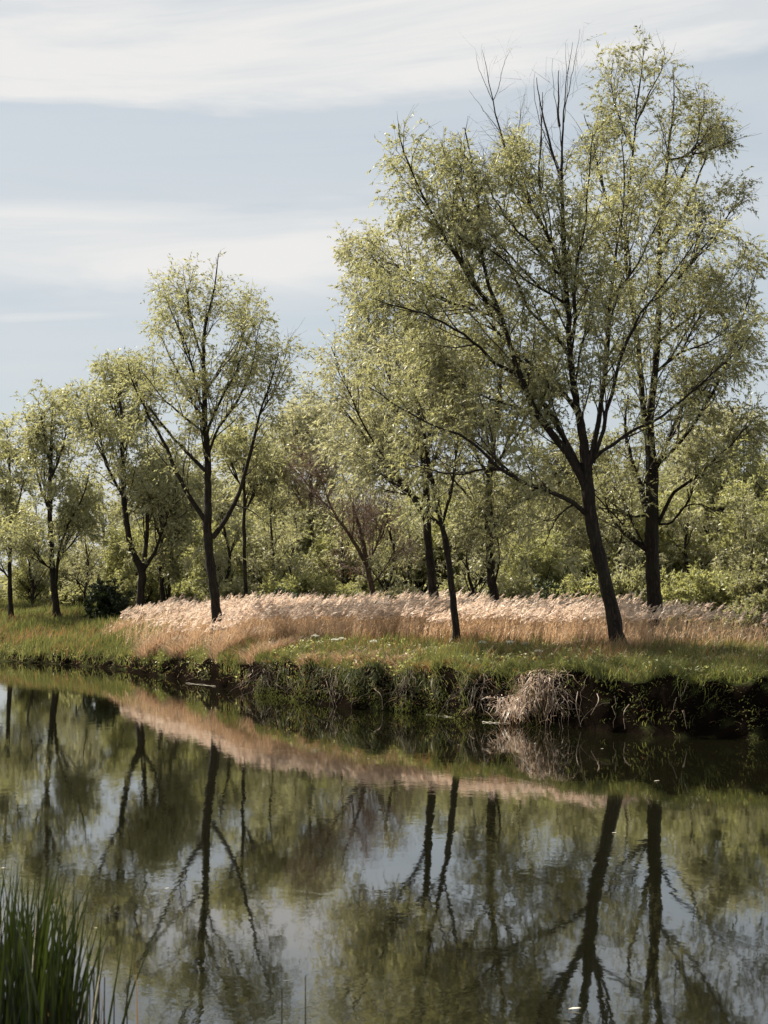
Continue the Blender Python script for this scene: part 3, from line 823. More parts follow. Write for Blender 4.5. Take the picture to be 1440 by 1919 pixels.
# ------------------------------------------------------------------ trees further back: a few kinds, each copied
def free_tree(seed, H, spread, nl, leafm, bark, twig, stems=1, **kw):
    """a whole tree about the origin; returns its meshes"""
    rng = np.random.default_rng(seed)
    o = dict(DEF); o.update(dict(dens2=1.5, L2=1.9, dens3=4.4, L3=1.0, n4=4, L4=0.5, leaves=5, leaf=0.17, lk=1.75)); o.update(kw)
    T = np.array([(0, 0, -0.1, 0.115), (0.05, 0, H * 0.2, 0.095), (-0.1, 0.1, H * 0.45, 0.072), (0.1, 0, H * 0.75, 0.05), (0.0, 0, H, 0.012)])
    T[1:, 0] += rng.normal(0, 0.18, 4); T[1:, 1] += rng.normal(0, 0.18, 4)
    TP, tl = smooth_line(T, 20, rng, 0.02)
    me_t = [limb_mesh('trunk', TP, bark, 8)]
    LP, LR, lens = [], [], []
    for i in range(nl):
        z = H * rng.uniform(0.08 if o.get('low') else 0.16, 0.6)
        k = int(z / H * 19)
        a = i * 2.4 + rng.uniform(-0.4, 0.4)
        L = spread * rng.uniform(0.8, 1.3) * (1.15 - z / H)
        st = TP[k, :3]
        P = grow(rng, st[None], np.array([[math.cos(a) * 0.75, math.sin(a) * 0.75, 0.95]]), np.array([L * 1.5]), 16, 0.05, 0.06)[0]
        R = np.linspace(min(0.06, TP[k, 3] * 0.6), 0.010, 16)
        me_t.append(limb_mesh('limb', np.concatenate([P, R[:, None]], 1), bark, 6))
        LP.append(P); LR.append(R); lens.append(L * 1.5)
    P, L = smooth_line(TP[6:], 16)
    LP.append(P[:, :3]); LR.append(P[:, 3]); lens.append(L)
    parts, LV, LF, tint = foliage(rng, np.array(LP), np.array(LR), np.array(lens), o)
    V, Fs = merge(parts)
    return me_t, mesh('twigs', V, Fs, twig), mesh('crown', LV, LF, leafm, tint)


KINDS = [
    free_tree(101, 9.0, 3.6, 9, L_WILLOW, BARK, TWIG),
    free_tree(102, 7.5, 3.4, 9, L_OLIVE, BARK, TWIG),
    free_tree(103, 8.5, 3.0, 8, L_PALE, BARK, TWIG, leaves=5),
    free_tree(104, 6.0, 3.4, 13, L_YELLOW, BARK, TWIG, leaves=5, low=True),
    free_tree(105, 5.0, 3.6, 15, L_YELLOW, BARK, TWIG, leaves=6, low=True, lk=2.1),
    free_tree(106, 8.0, 1.7, 7, L_PALE, BARK, TWIG, leaves=3.5, L2=1.3, dens2=1.6),
]


def put_tree(kind, x, topy, d, label, rot, group='trees of the wood behind the reeds', basey=None):
    tr, tw, cr = KINDS[kind]
    H0 = (9.0, 7.5, 8.5, 6.0, 5.0, 8.0)[kind]
    p = px(x, topy, d)
    z = float(hgt(p[0], d))
    root = empty('background_tree', (p[0], d, z), label, 'tree', group)
    s = (p[2] - z) / (H0 + 0.4)
    root.scale = (s * 1.05, s * 1.05, s)
    root.rotation_euler = (0, 0, rot)
    for me in tr:
        link(me.name.split('.')[0], me, root)
    props(link('twigs', tw, root), kind='stuff')
    props(link('crown', cr, root), kind='stuff')
    return root


BACK = [
    (0, 60, 900, 96, 'young tree showing between the slim willow and the many-limbed willow'),
    (2, 190, 905, 92, 'fan-shaped pale tree rising behind the dark round bush'),
    (1, 150, 1010, 86, 'low olive tree between the many-limbed willow and the dark round bush'),
    (1, 335, 900, 84, 'olive tree behind the lower left limb of the conical willow'),
    (0, 372, 850, 92, 'taller tree seen through the left half of the conical willow'),
    (1, 430, 870, 78, 'olive tree behind the right limb of the conical willow'),
    (0, 492, 800, 84, 'full tree rising just right of the conical willow'),
    (0, 528, 850, 76, 'green tree above the left end of the yellow-green bush'),
    (1, 545, 905, 88, 'dim tree behind the budding upswept tree'),
    (3, 630, 985, 76, 'low bright tree left of the brown crooked tree'),
    (2, 655, 900, 98, 'thin pale tree behind the top of the brown crooked tree'),
    (3, 735, 985, 72, 'low fresh green tree right of the brown crooked tree'),
    (0, 770, 900, 84, 'tree behind the straight dark trunk'),
    (1, 845, 880, 74, 'tree behind the slender stem'),
    (2, 885, 850, 90, 'pale tree between the slender stem and the half-hidden trunk'),
    (1, 965, 880, 66, 'olive tree right of the half-hidden trunk'),
    (0, 1015, 850, 76, 'tree behind the low left limb of the leaning willow'),
    (1, 1060, 900, 64, 'dense olive tree just left of the leaning trunk'),
    (0, 1130, 820, 82, 'tree behind the fork of the leaning willow'),
    (3, 1175, 940, 64, 'fresh green tree between the leaning trunk and the upright trunk'),
    (1, 1190, 830, 72, 'tree behind the left side of the upright willow'),
    (0, 1270, 850, 74, 'tree right behind the upright willow'),
    (2, 1300, 830, 88, 'pale tree behind the bright bush'),
    (0, 1420, 820, 84, 'tree behind the olive bush at the right edge'),
    (2, 1385, 870, 96, 'faint tree between the loose pale tree and the right edge'),
    (1, -40, 900, 90, 'tree cut by the left edge of the picture'),
    (3, 265, 1000, 78, 'low yellow-green tree behind the wide-forking trunk'),
    (3, 900, 985, 70, 'low bright tree behind the half-hidden trunk'),
    (3, 355, 1010, 76, 'small pale tree in the gap left of the conical willow trunk'),
    (3, 1500, 860, 66, 'tree just beyond the right edge'),
    (3, 480, 990, 68, 'low bright tree beside the pole-like trunk'),
    (4, 660, 1030, 66, 'rounded thicket tree close behind the brown crooked trunk'),
    (4, 60, 1060, 92, 'low thicket tree between the slim willow and the many-limbed willow'),
    (4, 1000, 1030, 59, 'rounded thicket tree behind the dark thicket hollow'),
    (4, 110, 1050, 100, 'low thicket tree far behind the many-limbed willow'),
    (4, 240, 1030, 88, 'low thicket tree behind the wide-forking trunk, left part'),
    (4, 300, 1010, 82, 'low thicket tree behind the twin-stemmed dark tree'),
    (4, 420, 1000, 72, 'low thicket tree right behind the conical willow'),
    (4, 500, 960, 80, 'rounded thicket tree left of the budding upswept tree'),
    (4, 590, 990, 84, 'rounded thicket tree behind the budding upswept tree'),
    (4, 700, 1010, 80, 'rounded thicket tree behind the brown crooked trunk'),
    (4, 790, 980, 70, 'rounded thicket tree left of the straight dark trunk'),
    (4, 850, 960, 80, 'rounded thicket tree between the straight dark trunk and the slender stem'),
    (4, 950, 970, 74, 'rounded thicket tree right of the half-hidden trunk'),
    (4, 1040, 960, 70, 'rounded thicket tree below the low left limb of the leaning willow'),
    (4, 1110, 960, 76, 'rounded thicket tree seen past the leaning trunk'),
    (4, 1230, 960, 66, 'rounded thicket tree right behind the upright trunk'),
    (4, 1340, 980, 76, 'rounded thicket tree behind the loose pale tree'),
    (4, 1440, 960, 62, 'rounded thicket tree above the tall olive bush'),
    (5, 425, 880, 63, 'thin-stemmed tree just right of the conical willow trunk'),
    (5, 512, 900, 61, 'thin-stemmed tree left of the yellow-green bush'),
    (5, 548, 930, 66, 'thin-stemmed tree rising out of the yellow-green bush'),
    (5, 640, 900, 64, 'thin-stemmed tree left of the brown crooked trunk'),
    (5, 735, 880, 61, 'thin-stemmed tree between the brown crooked trunk and the straight dark trunk'),
    (5, 770, 920, 66, 'thinner stem close left of the straight dark trunk'),
    (5, 880, 900, 58, 'thin-stemmed tree right of the slender stem'),
    (5, 975, 880, 60, 'thin-stemmed tree right of the half-hidden trunk'),
    (5, 1050, 900, 62, 'thin-stemmed tree left of the leaning trunk'),
    (5, 1165, 880, 60, 'thin-stemmed tree right of the leaning trunk'),
    (5, 1285, 870, 62, 'thin-stemmed tree rising out of the bright spreading bush'),
    (5, 1400, 900, 60, 'thin-stemmed tree rising behind the tall olive bush'),
    (5, 165, 960, 80, 'thin-stemmed tree left of the dark round bush'),
    (5, 60, 950, 88, 'thin-stemmed tree on the left meadow'),
    (3, 1010, 1000, 62, 'low bright tree left of the small round bush'),
]
for i, (k, x, ty, d, lab) in enumerate(BACK):
    put_tree(k, x, ty, d, lab, i * 1.7)


# ------------------------------------------------------------------ bushes
def bush(label, x, topy, hw, d, leafm, seed, name='bush', n=14, group=None, twig=TWIG, basez=None, **kw):
    rng = np.random.default_rng(seed)
    p = px(x, topy, d)
    z = float(hgt(p[0], d)) if basez is None else basez
    H = p[2] - z
    Rw = hw * d / FPX
    o = dict(dens2=4.2, L2=0.5 * min(H, Rw) + 0.15, dens3=6.5, L3=0.42, n4=3, L4=0.24, leaves=7.0, leaf=0.105, wide=1.3, ldroop=0.05, lk=1.5, up=0.12, droop3=0.05, droop4=0.1, lo=0.15, ang=45)
    o.update(kw)
    a = rng.uniform(0, 2 * math.pi, n)
    rad = np.sqrt(rng.uniform(0.02, 1, n))
    dirs = np.stack([np.cos(a) * rad * Rw, np.sin(a) * rad * Rw * 0.8, np.sqrt(np.maximum(1 - rad ** 2 * 0.75, 0.1)) * H * 0.85], 1)
    L = np.linalg.norm(dirs, axis=1) * rng.uniform(0.75, 1.0, n)
    st = np.stack([rng.normal(0, Rw * 0.15, n), rng.normal(0, Rw * 0.15, n), np.full(n, -0.05)], 1)
    P = grow(rng, st, dirs, L, 16, 0.01, 0.05)
    R = np.repeat(np.linspace(0.022, 0.006, 16)[None], n, 0)
    parts, LV, LF, tint = foliage(rng, P, R, L, o)
    root = empty(name, (p[0], d, z), label, 'bush', group)
    for i in range(n):
        link('stem', limb_mesh('stem', np.concatenate([P[i], R[i][:, None]], 1), BARK, 5), root)
    V, Fs = merge(parts)
    props(link('twigs', mesh('twigs', V, Fs, twig), root), kind='stuff')
    props(link('foliage', mesh('foliage', LV, LF, leafm, tint), root), kind='stuff')
    return root


bush('broad yellow-green bush behind the middle of the reeds', 560, 1052, 80, 60, L_YELLOW, 201, n=18)
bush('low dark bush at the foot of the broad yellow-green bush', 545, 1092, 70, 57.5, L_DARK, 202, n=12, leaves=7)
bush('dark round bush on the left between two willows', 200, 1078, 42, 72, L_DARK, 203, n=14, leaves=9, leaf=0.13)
bush('light green bush left of the brown crooked tree', 645, 1082, 50, 62, L_YELLOW, 204)
bush('rounded olive bush just left of the leaning trunk', 1092, 1050, 52, 54, L_YELLOW, 205, n=14)
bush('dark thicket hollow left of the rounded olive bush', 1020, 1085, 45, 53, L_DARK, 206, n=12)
bush('leafy bush between the leaning trunk and the upright trunk', 1183, 1048, 40, 56, L_WILLOW, 207)
bush('bright spreading bush right of the upright trunk', 1300, 1048, 85, 52, L_YELLOW, 208, n=20)
bush('tall olive bush at the right edge', 1425, 1012, 66, 50.5, L_OLIVE, 209, n=18, leaves=6)
bush('low dark leafy shrub below the tall olive bush', 1425, 1108, 62, 46.5, L_OLIVE, 210, n=12, leaves=8)
bush('dark green bush right behind the conical willow trunk', 455, 1075, 50, 62, L_WILLOW, 211)
bush('pale low bush between the brown crooked tree and the straight dark trunk', 755, 1075, 50, 60, L_PALE, 212)
bush('green bush behind the slender stem', 865, 1068, 50, 62, L_WILLOW, 213)
bush('shadowed bush right of the half-hidden trunk', 975, 1050, 45, 57, L_WILLOW, 214)
bush('grey-green thicket at the left edge of the meadow', 45, 1105, 50, 95, L_OLIVE, 215, leaf=0.16, L3=0.6)
bush('low thicket between the many-limbed willow and the dark round bush', 145, 1100, 40, 84, L_WILLOW, 216, leaf=0.15)
bush('small fresh bush in the gap left of the conical willow trunk', 345, 1075, 40, 70, L_YELLOW, 217)
bush('low thicket behind the wide-forking trunk', 262, 1085, 45, 80, L_WILLOW, 218, leaf=0.14)
bush('bush between the bright spreading bush and the tall olive bush', 1372, 1050, 40, 56, L_OLIVE, 219)

# far wood line that reads as one mass
rng = np.random.default_rng(77)
N = 20000
fx = rng.uniform(-190, 190, N)
lump = 1 + 0.35 * np.sin(fx * 0.11) + 0.25 * np.sin(fx * 0.31 + 1) + 0.15 * np.sin(fx * 0.83)
fy = 300 + rng.normal(0, 9, N)
fz = 2.3 + rng.random(N) ** 0.8 * 4.0 * np.clip(lump, 0.3, 2)
LV, LF = leaf_quads(rng, np.stack([fx, fy, fz], 1), nrm(rng.normal(0, 1, (N, 3))), rng.uniform(0.9, 1.6, N), rng.uniform(0.7, 1.2, N))
props(link('distant_wood', mesh('distant_wood', LV, LF, L_OLIVE, np.repeat(rng.random(N), 3))), 'hazy line of distant trees on the horizon', 'wood', kind='stuff')


# ------------------------------------------------------------------ blades
def blades(rng, base, H, Wd, lean, curl=0.5, seg=3):
    """tapering curved blades; base (N,3), lean (N,3) horizontal bend at the tip"""
    N = len(base)
    view = nrm(np.stack([rng.normal(0, 1, N), rng.normal(0, 0.6, N), np.zeros(N)], 1))
    rows = []
    for k in range(seg):
        f = k / seg
        c = base + np.stack([np.zeros(N), np.zeros(N), H * (f - curl * 0.3 * f * f)], 1) + lean * (f ** (1.6))[..., None] if False else base + np.stack([np.zeros(N), np.zeros(N), H * (f - curl * 0.3 * f * f)], 1) + lean * f ** 1.6
        wv = view * (Wd * (1 - 0.75 * f ** 1.5) * 0.5)[:, None]
        rows += [c - wv, c + wv]
    tip = base + np.stack([np.zeros(N), np.zeros(N), H * (1 - curl * 0.3)], 1) + lean
    rows.append(tip)
    V = np.stack(rows, 1)
    nv = 2 * seg + 1
    i0 = (np.arange(N) * nv)[:, None]
    quads = [np.stack([i0[:, 0] + 2 * k, i0[:, 0] + 2 * k + 1, i0[:, 0] + 2 * k + 3, i0[:, 0] + 2 * k + 2], 1) for k in range(seg - 1)]
    tri = np.stack([i0[:, 0] + 2 * seg - 2, i0[:, 0] + 2 * seg - 1, i0[:, 0] + 2 * seg], 1)
    return V.reshape(-1, 3), [np.concatenate(quads), tri] if quads else [tri], nv


def in_view_x(rng, n, y):
    return (rng.uniform(-40, 1480, n) - 720) / FPX * y


def noise2(x, y, s=1.0):
    return (np.sin(x * 1.3 * s + 1.7 * np.sin(y * 0.9 * s)) + np.sin(y * 1.7 * s + 1.3 * np.sin(x * 1.1 * s + 2)) + 0.6 * np.sin((x + y) * 3.1 * s)) / 2.6


def reed_front(x):
    """distance behind the waterline at which the reeds start"""
    return np.interp(x, [-12, -10.5, -9.5, -7, -5.2, -4.0, -2.5, 0, 2, 4, 6.5, 10], [5, 2.4, 1.4, 1.1, 1.2, 2.4, 4.2, 6.0, 6.5, 7.2, 8.3, 8.4])


rng = np.random.default_rng(31)
# short meadow grass on the bank top and its lip
N = 80000
s_ = rng.random(N) ** 1.25 * 9.5 + 0.12
y0 = rng.uniform(-40, 1480, N)
xx = (y0 - 720) / FPX * 42
yy = bank_y(xx) + s_
xx = (y0 - 720) / FPX * yy
s_ = yy - bank_y(xx)
keep = (s_ > 0.1) & (s_ < reed_front(xx) + 1.2)
xx, yy, s_ = xx[keep], yy[keep], s_[keep]
N = len(xx)
zz = hgt(xx, yy)
patch = noise2(xx, yy, 0.8)
tuft = np.clip(noise2(xx * 1.0 + 3, yy, 3.1), 0, 1)
h = (0.13 + 0.15 * rng.random(N)) * (1 + 0.5 * patch + 1.0 * tuft) * np.clip(0.6 + s_ * 0.3, 0.6, 1.25)
lean = np.stack([rng.normal(0.04, 0.09, N), rng.normal(-0.02, 0.07, N) - np.where(s_ < 0.6, 0.12, 0), np.where(s_ < 0.5, -0.10, 0)], 1)
dry = rng.random(N) < np.clip(0.14 + 0.35 * (noise2(xx + 7, yy - 3, 0.55) > 0.25) + np.where((s_ < 1.2) & (xx < 2.5), 0.12, 0), 0, 0.8) * np.where((s_ < 0.7) & (xx > 2.5), 0.15, 1)
for nm, sel, mt, lab in (('grass', ~dry, GRASS, 'short green grass along the top of the far bank'), ('dry_grass', dry, DRYGRASS, 'withered tan grass mixed into the green along the far bank')):
    V, F, nv = blades(rng, np.stack([xx, yy, zz - 0.02], 1)[sel], h[sel] * (1.15 if nm == 'dry_grass' else 1), rng.uniform(0.012, 0.024, sel.sum()), lean[sel] * (1.8 if nm == 'dry_grass' else 1))
    props(link(nm, mesh(nm, V, F, mt, np.repeat(rng.random(sel.sum()), nv))), lab, 'grass', kind='stuff')

# ragged tufts along the lip of the bank
N = 420
cx = (rng.uniform(120, 1470, N) - 720) / FPX * 38
cs = rng.uniform(0.12, 1.6, N) + np.clip((cx - 4.6) * 0.35, 0, 0.5)
per = rng.integers(18, 46, N)
par = np.repeat(np.arange(N), per); M = len(par)
tx_ = cx[par] + rng.normal(0, 0.07, M)
ty_ = bank_y(cx)[par] + cs[par] + rng.normal(0, 0.06, M)
tx_ = tx_ * ty_ / 38; 
ty_ = bank_y(tx_) + np.maximum(cs[par] + rng.normal(0, 0.06, M), 0.06)
th = rng.uniform(0.2, 0.48, N)[par] * rng.uniform(0.5, 1.1, M)
ln = np.stack([rng.normal(0.03, 0.13, M), rng.normal(-0.02, 0.10, M), -np.where(cs[par] < 0.5, 0.14, 0.0) * rng.random(M)], 1)
V, F, nv = blades(rng, np.stack([tx_, ty_, hgt(tx_, ty_) - 0.02], 1), th, rng.uniform(0.010, 0.02, M), ln, curl=0.5)
props(link('grass_tufts', mesh('grass_tufts', V, F, GRASS, np.repeat(np.clip(rng.random(N)[par] * 0.7 + rng.random(M) * 0.4, 0, 1), nv))), 'taller ragged tufts of grass on the lip of the far bank', 'grass', kind='stuff')

# left meadow, further off: bigger tufts of blades
N = 42000
yy = 58 + 40 * rng.random(N) ** 1.4 ; xx = (rng.uniform(-60, 420, N) - 720) / FPX * yy
s_ = yy - bank_y(xx)
keep = (s_ > 0.1) & ((s_ < 40))
xx, yy, s_ = xx[keep], yy[keep], s_[keep]
N = len(xx)
h = (0.22 + 0.3 * rng.random(N)) * (1 + 0.7 * noise2(xx, yy, 0.6))
lean = np.stack([rng.normal(0.05, 0.1, N), rng.normal(0, 0.08, N), np.zeros(N)], 1)
V, F, nv = blades(rng, np.stack([xx, yy, hgt(xx, yy) - 0.02], 1), h, rng.uniform(0.025, 0.045, N), lean, seg=2)
bl = np.clip(0.5 + 0.5 * noise2(xx, yy, 0.35), 0, 1)
props(link('meadow_grass', mesh('meadow_grass', V, F, GRASS, np.repeat(np.clip(rng.random(N) * 0.6 + bl * 0.5, 0, 1), nv))), 'rough green meadow grass on the low left bank', 'grass', kind='stuff')

N = 12000
yy = 60 + 40 * rng.random(N) ** 1.3; xx = (rng.uniform(-60, 420, N) - 720) / FPX * yy
s_ = yy - bank_y(xx)
keep = (s_ > 0.2) & (s_ < 40) & (noise2(xx - 4, yy + 9, 0.45) + rng.normal(0, 0.25, N) > 0.15)
xx, yy = xx[keep], yy[keep]; N = len(xx)
V, F, nv = blades(rng, np.stack([xx, yy, hgt(xx, yy) - 0.02], 1), rng.uniform(0.25, 0.65, N), rng.uniform(0.02, 0.04, N), np.stack([rng.normal(0.08, 0.14, N), rng.normal(0, 0.1, N), np.zeros(N)], 1), seg=2)
props(link('dry_meadow_grass', mesh('dry_meadow_grass', V, F, DRYGRASS, np.repeat(rng.random(N), nv))), 'withered stalks in patches on the low left bank', 'grass', kind='stuff')

# nettles and docks: broad leaves low in the bank vegetation
N = 17000
yy0 = rng.uniform(-30, 1480, N)
xx = (yy0 - 720) / FPX * 45
yy = bank_y(xx) + rng.random(N) ** 1.1 * 6 + 0.05
xx = (yy0 - 720) / FPX * yy
s_ = yy - bank_y(xx)
keep = (s_ > np.where(yy0 > 1000, 0.7, 0.15)) & (s_ < reed_front(xx) + 0.6) & (noise2(xx, yy, 1.5) + rng.normal(0, 0.2, N) > 0.05)
xx, yy = xx[keep], yy[keep]
N = len(xx)
pos = np.stack([xx, yy, hgt(xx, yy) + rng.random(N) * 0.24], 1)
LV, LF = leaf_quads(rng, pos, nrm(rng.normal(0, 1, (N, 3)) * [1, 1, 0.5] + [0, 0, 0.3]), rng.uniform(0.05, 0.11, N), rng.uniform(0.03, 0.06, N))
props(link('undergrowth', mesh('undergrowth', LV, LF, L_YELLOW, np.repeat(rng.random(N), 3))), 'low broad-leaved weeds in the bank grass', 'weeds', kind='stuff')

# growth hanging down the dark face of the bank
N = 26000
yy0 = rng.uniform(-30, 1480, N)
xx = (yy0 - 720) / FPX * 42
yy = bank_y(xx) - 0.03 + 0.55 * rng.random(N) ** 0.8
xx = (yy0 - 720) / FPX * yy
keep = rng.random(N) < np.clip(0.55 + 0.6 * noise2(xx, yy, 1.1), 0.1, 1) * np.interp(yy0, [0, 1000, 1150, 1440], [1.3, 0.85, 0.2, 0.12])
xx, yy = xx[keep], yy[keep]; N = len(xx)
zz = hgt(xx, yy)
lean = np.stack([rng.normal(0.02, 0.09, N), -rng.uniform(0.08, 0.25, N), -rng.uniform(0.1, 0.45, N) * np.clip(zz, 0.2, 1)], 1)
V, F, nv = blades(rng, np.stack([xx, yy - 0.03, zz + 0.03], 1), rng.uniform(0.06, 0.16, N), rng.uniform(0.008, 0.02, N), lean)
props(link('hanging_grass', mesh('hanging_grass', V, F, GRASS, np.repeat(rng.random(N) * 0.45, nv))), 'grass trailing down the dark face of the far bank', 'grass', kind='stuff')


def strands(rng, start, tip, sag, K=7, r=0.006, wob=0.03):
    N = len(start)
    f = np.linspace(0, 1, K)[None, :, None]
    P = start[:, None] * (1 - f) + tip[:, None] * f
    P[:, :, 2] += (sag[:, None] * np.sin(np.pi * f[..., 0]))
    n = rng.normal(0, wob, (N, K, 3)); n[:, 0] = 0
    P = P + np.cumsum(n, 1) * 0.6
    R = np.full((N, K), r) * np.linspace(1, 0.4, K)[None]
    return tubes(P, R * rng.uniform(0.6, 1.4, (N, 1)), 3)


N = 240
yy0 = np.where(rng.random(N) < 0.96, rng.uniform(430, 1090, N), rng.uniform(1110, 1300, N))
yy0 += 26 * np.sin(yy0 * 0.045)
xx = (yy0 - 720) / FPX * 38
yb = bank_y(xx)
xx = (yy0 - 720) / FPX * yb
top = np.stack([xx, yb + rng.uniform(0.1, 0.45, N), rng.uniform(0.3, 1.0, N) * top_h(xx, 0.6)], 1)
tip = top + np.stack([rng.normal(0, 0.35, N), -rng.uniform(0.15, 0.5, N), -rng.uniform(0.15, 0.9, N)], 1)
tip[:, 2] = np.maximum(tip[:, 2], 0.01)
V, F = strands(rng, top, tip, rng.uniform(0.0, 0.25, N), wob=0.06)
props(link('exposed_roots', mesh('exposed_roots', V, F, ROOT, np.repeat(rng.random(N) ** 2, 21))), 'thin tangled roots and dead stems hanging from the undercut bank', 'roots', kind='stuff')

# ------------------------------------------------------------------ reed bed
def reeds(rng, xx, yy, zz, h, plume=True, bend=0.16):
    N = len(xx)
    base = np.stack([xx, yy, zz - 0.02], 1)
    lean = np.stack([rng.normal(bend, 0.10, N), rng.normal(-0.02, 0.10, N), np.zeros(N)], 1) * h[:, None]
    V1, F1, n1_ = blades(rng, base, h, rng.uniform(0.009, 0.015, N), lean, curl=0.08)
    out = [(V1, F1, n1_, N)]
    # dry leaves on the stalk
    M = N * 3
    par = np.repeat(np.arange(N), 3)
    f = rng.uniform(0.15, 0.85, M)
    st = base[par] + np.stack([np.zeros(M), np.zeros(M), h[par] * f * 0.98], 1) + lean[par] * (f ** 1.6)[:, None]
    ln = np.stack([rng.normal(0.10, 0.13, M), rng.normal(0, 0.12, M), -rng.uniform(0.0, 0.12, M)], 1)
    V2, F2, n2_ = blades(rng, st, rng.uniform(0.08, 0.24, M), rng.uniform(0.010, 0.018, M), ln, seg=2)
    out.append((V2, F2, n2_, M))
    tips = base + np.stack([np.zeros(N), np.zeros(N), h * (1 - 0.024)], 1) + lean
    return out, tips, lean


def plumes(rng, tips, n=11, size=1.0):
    N = len(tips)
    M = N * n
    par = np.repeat(np.arange(N), n)
    k = np.tile(np.linspace(0, 1, n), N)
    sz = rng.uniform(0.75, 1.25, N)[par] * size
    wind = nrm(np.array([[0.75, -0.05, 0.66]])) + rng.normal(0, 0.30, (N, 3))
    st = tips[par] + wind[par] * (k * 0.21 * sz)[:, None] + rng.normal(0, 0.006, (M, 3))
    d = nrm(wind[par] * 0.9 + rng.normal(0, 0.38, (M, 3)) + np.array([0.30, 0, -0.25]))
    L = (0.13 * (1.15 - 0.6 * k)) * sz * rng.uniform(0.7, 1.3, M)
    return leaf_quads(rng, st, d, L, L * rng.uniform(0.16, 0.30, M))


rng = np.random.default_rng(41)
N = 20000
pxx = rng.uniform(180, 1490, N)
xx = (pxx - 720) / FPX * 48
depth = rng.random(N) ** 1.35 * 10.5
yy = bank_y(xx) + reed_front(xx) + depth
xx = (pxx - 720) / FPX * yy
s_ = yy - bank_y(xx)
fr = reed_front(xx)
thin = np.interp(pxx, [195, 240, 1000, 1150, 1300, 1440], [0.5, 1, 1, 0.65, 0.36, 0.2]) * np.clip(0.85 + 0.5 * noise2(xx + 11, yy, 1.2), 0.3, 1)
keep = (s_ > fr - 0.3 * rng.random(N)) & (rng.random(N) < thin) & (xx > -11.4 + 0.5 * noise2(yy, xx, 2.0))
xx, yy, s_, pxx = xx[keep], yy[keep], s_[keep], pxx[keep]
N = len(xx)
zz = hgt(xx, yy)
dd = s_ - reed_front(xx)
h = (0.62 + 0.42 * rng.random(N) ** 0.8) * (1 + 0.13 * noise2(xx, yy, 0.9) + 0.10 * noise2(xx + 5, yy, 2.7) + 0.08 * noise2(xx - 2, yy, 5.3)) * np.interp(dd, [0, 0.5, 1.2], [0.8, 0.95, 1.0]) * np.interp(pxx, [190, 240, 330, 500, 1100, 1300, 1440], [0.55, 0.85, 1.0, 1.12, 1.0, 0.85, 0.75])
out, tips, lean = reeds(rng, xx, yy, zz, h)
hasp = (h > np.interp(dd, [0, 3, 6], [0.80, 0.72, 0.6]) * (1 + 0.1 * noise2(xx * 2, yy))) & (rng.random(N) < 0.8) & (rng.random(N) < np.interp(pxx, [195, 1100, 1250, 1440], [0.95, 0.9, 0.5, 0.35]))
allV, allF, tn, off = [], [], [], 0
for V, F, nv, cnt in out:
    allV.append(V); allF += [f + off for f in F]; off += len(V); tn.append(np.repeat(rng.random(cnt), nv))
bed = empty('reed_bed', (0, 45, 1.4), 'wide bed of dry golden reeds with pink-beige plumes along the bank', 'reeds')
bed['kind'] = 'stuff'
props(link('stalks', mesh('stalks', np.concatenate(allV) - np.array([0, 45, 1.4]), allF, STALK, np.concatenate(tn)), bed), kind='stuff')
PV, PF = plumes(rng, tips[hasp])
props(link('plumes', mesh('plumes', PV - np.array([0, 45, 1.4]), PF, PLUME, np.repeat(np.repeat(rng.random(hasp.sum()), 11), 3)), bed), kind='stuff')
REED_N = N


# ------------------------------------------------------------------ sedge tussocks
def tussock(label, x, y, d, R, H, n, seed, mat=SEDGE, group='dry tussocks on the lip of the bank', flow=(0.12, -0.2), name='sedge_tussock', curl=0.8):
    rng = np.random.default_rng(seed)
    p = px(x, y, d)
    d = max(d, float(bank_y(p[0])) + 0.8)
    b = np.array([p[0], d, float(hgt(p[0], d))])
    a = rng.uniform(0, 2 * math.pi, n); r = np.sqrt(rng.random(n)) * R * 0.75
    base = np.stack([np.cos(a) * r * 1.5 + rng.normal(0, 0.18, n), np.sin(a) * r * 0.7 + rng.normal(0, 0.15, n), np.zeros(n)], 1)
    gz = hgt(b[0] + base[:, 0], b[1] + base[:, 1]) - b[2]
    base[:, 2] = gz - 0.03
    ok = base[:, 2] > -0.22
    a, base = a[ok], base[ok]; n = len(a)
    hh = H * rng.uniform(0.3, 1.1, n)
    lean = np.stack([np.cos(a) * 0.55 + flow[0] + rng.normal(0, 0.42, n), np.sin(a) * 0.4 + flow[1] + rng.normal(0, 0.25, n), -rng.uniform(0.0, 0.35, n)], 1) * hh[:, None]
    V, F, nv = blades(rng, base, hh, rng.uniform(0.010, 0.020, n), lean, curl=curl, seg=4)
    o = link(name, mesh(name, V, F, mat, np.repeat(rng.random(n), nv)), None, b)
    return props(o, label, 'tussock', group)


tussock('large orange-brown tussock at the left end of the reeds', 258, 1200, 54.6, 1.2, 1.0, 3000, 301)
tussock('russet tussock spilling over the bank, left of the conical willow', 330, 1210, 52.0, 1.1, 1.0, 2800, 302)
tussock('russet tussock at the foot of the conical willow', 412, 1215, 49.3, 1.15, 1.0, 3000, 303)
tussock('low rust-coloured tussock right of the conical willow foot', 482, 1225, 46.6, 0.95, 0.75, 2200, 304)
tussock('straw-coloured tussock on the lip, nearest the middle of the bank', 600, 1240, 42.6, 0.7, 0.45, 1300, 305)
tussock('flattened tan tussock right of the straw-coloured one', 668, 1248, 41.2, 0.75, 0.42, 1400, 306)
tussock('small brown tussock drooping over the dark bank face', 735, 1255, 40.2, 0.6, 0.42, 1000, 307)
tussock('thin tan tussock left of the cascading dead reeds', 820, 1262, 38.5, 0.5, 0.35, 600, 308, mat=DRYGRASS)
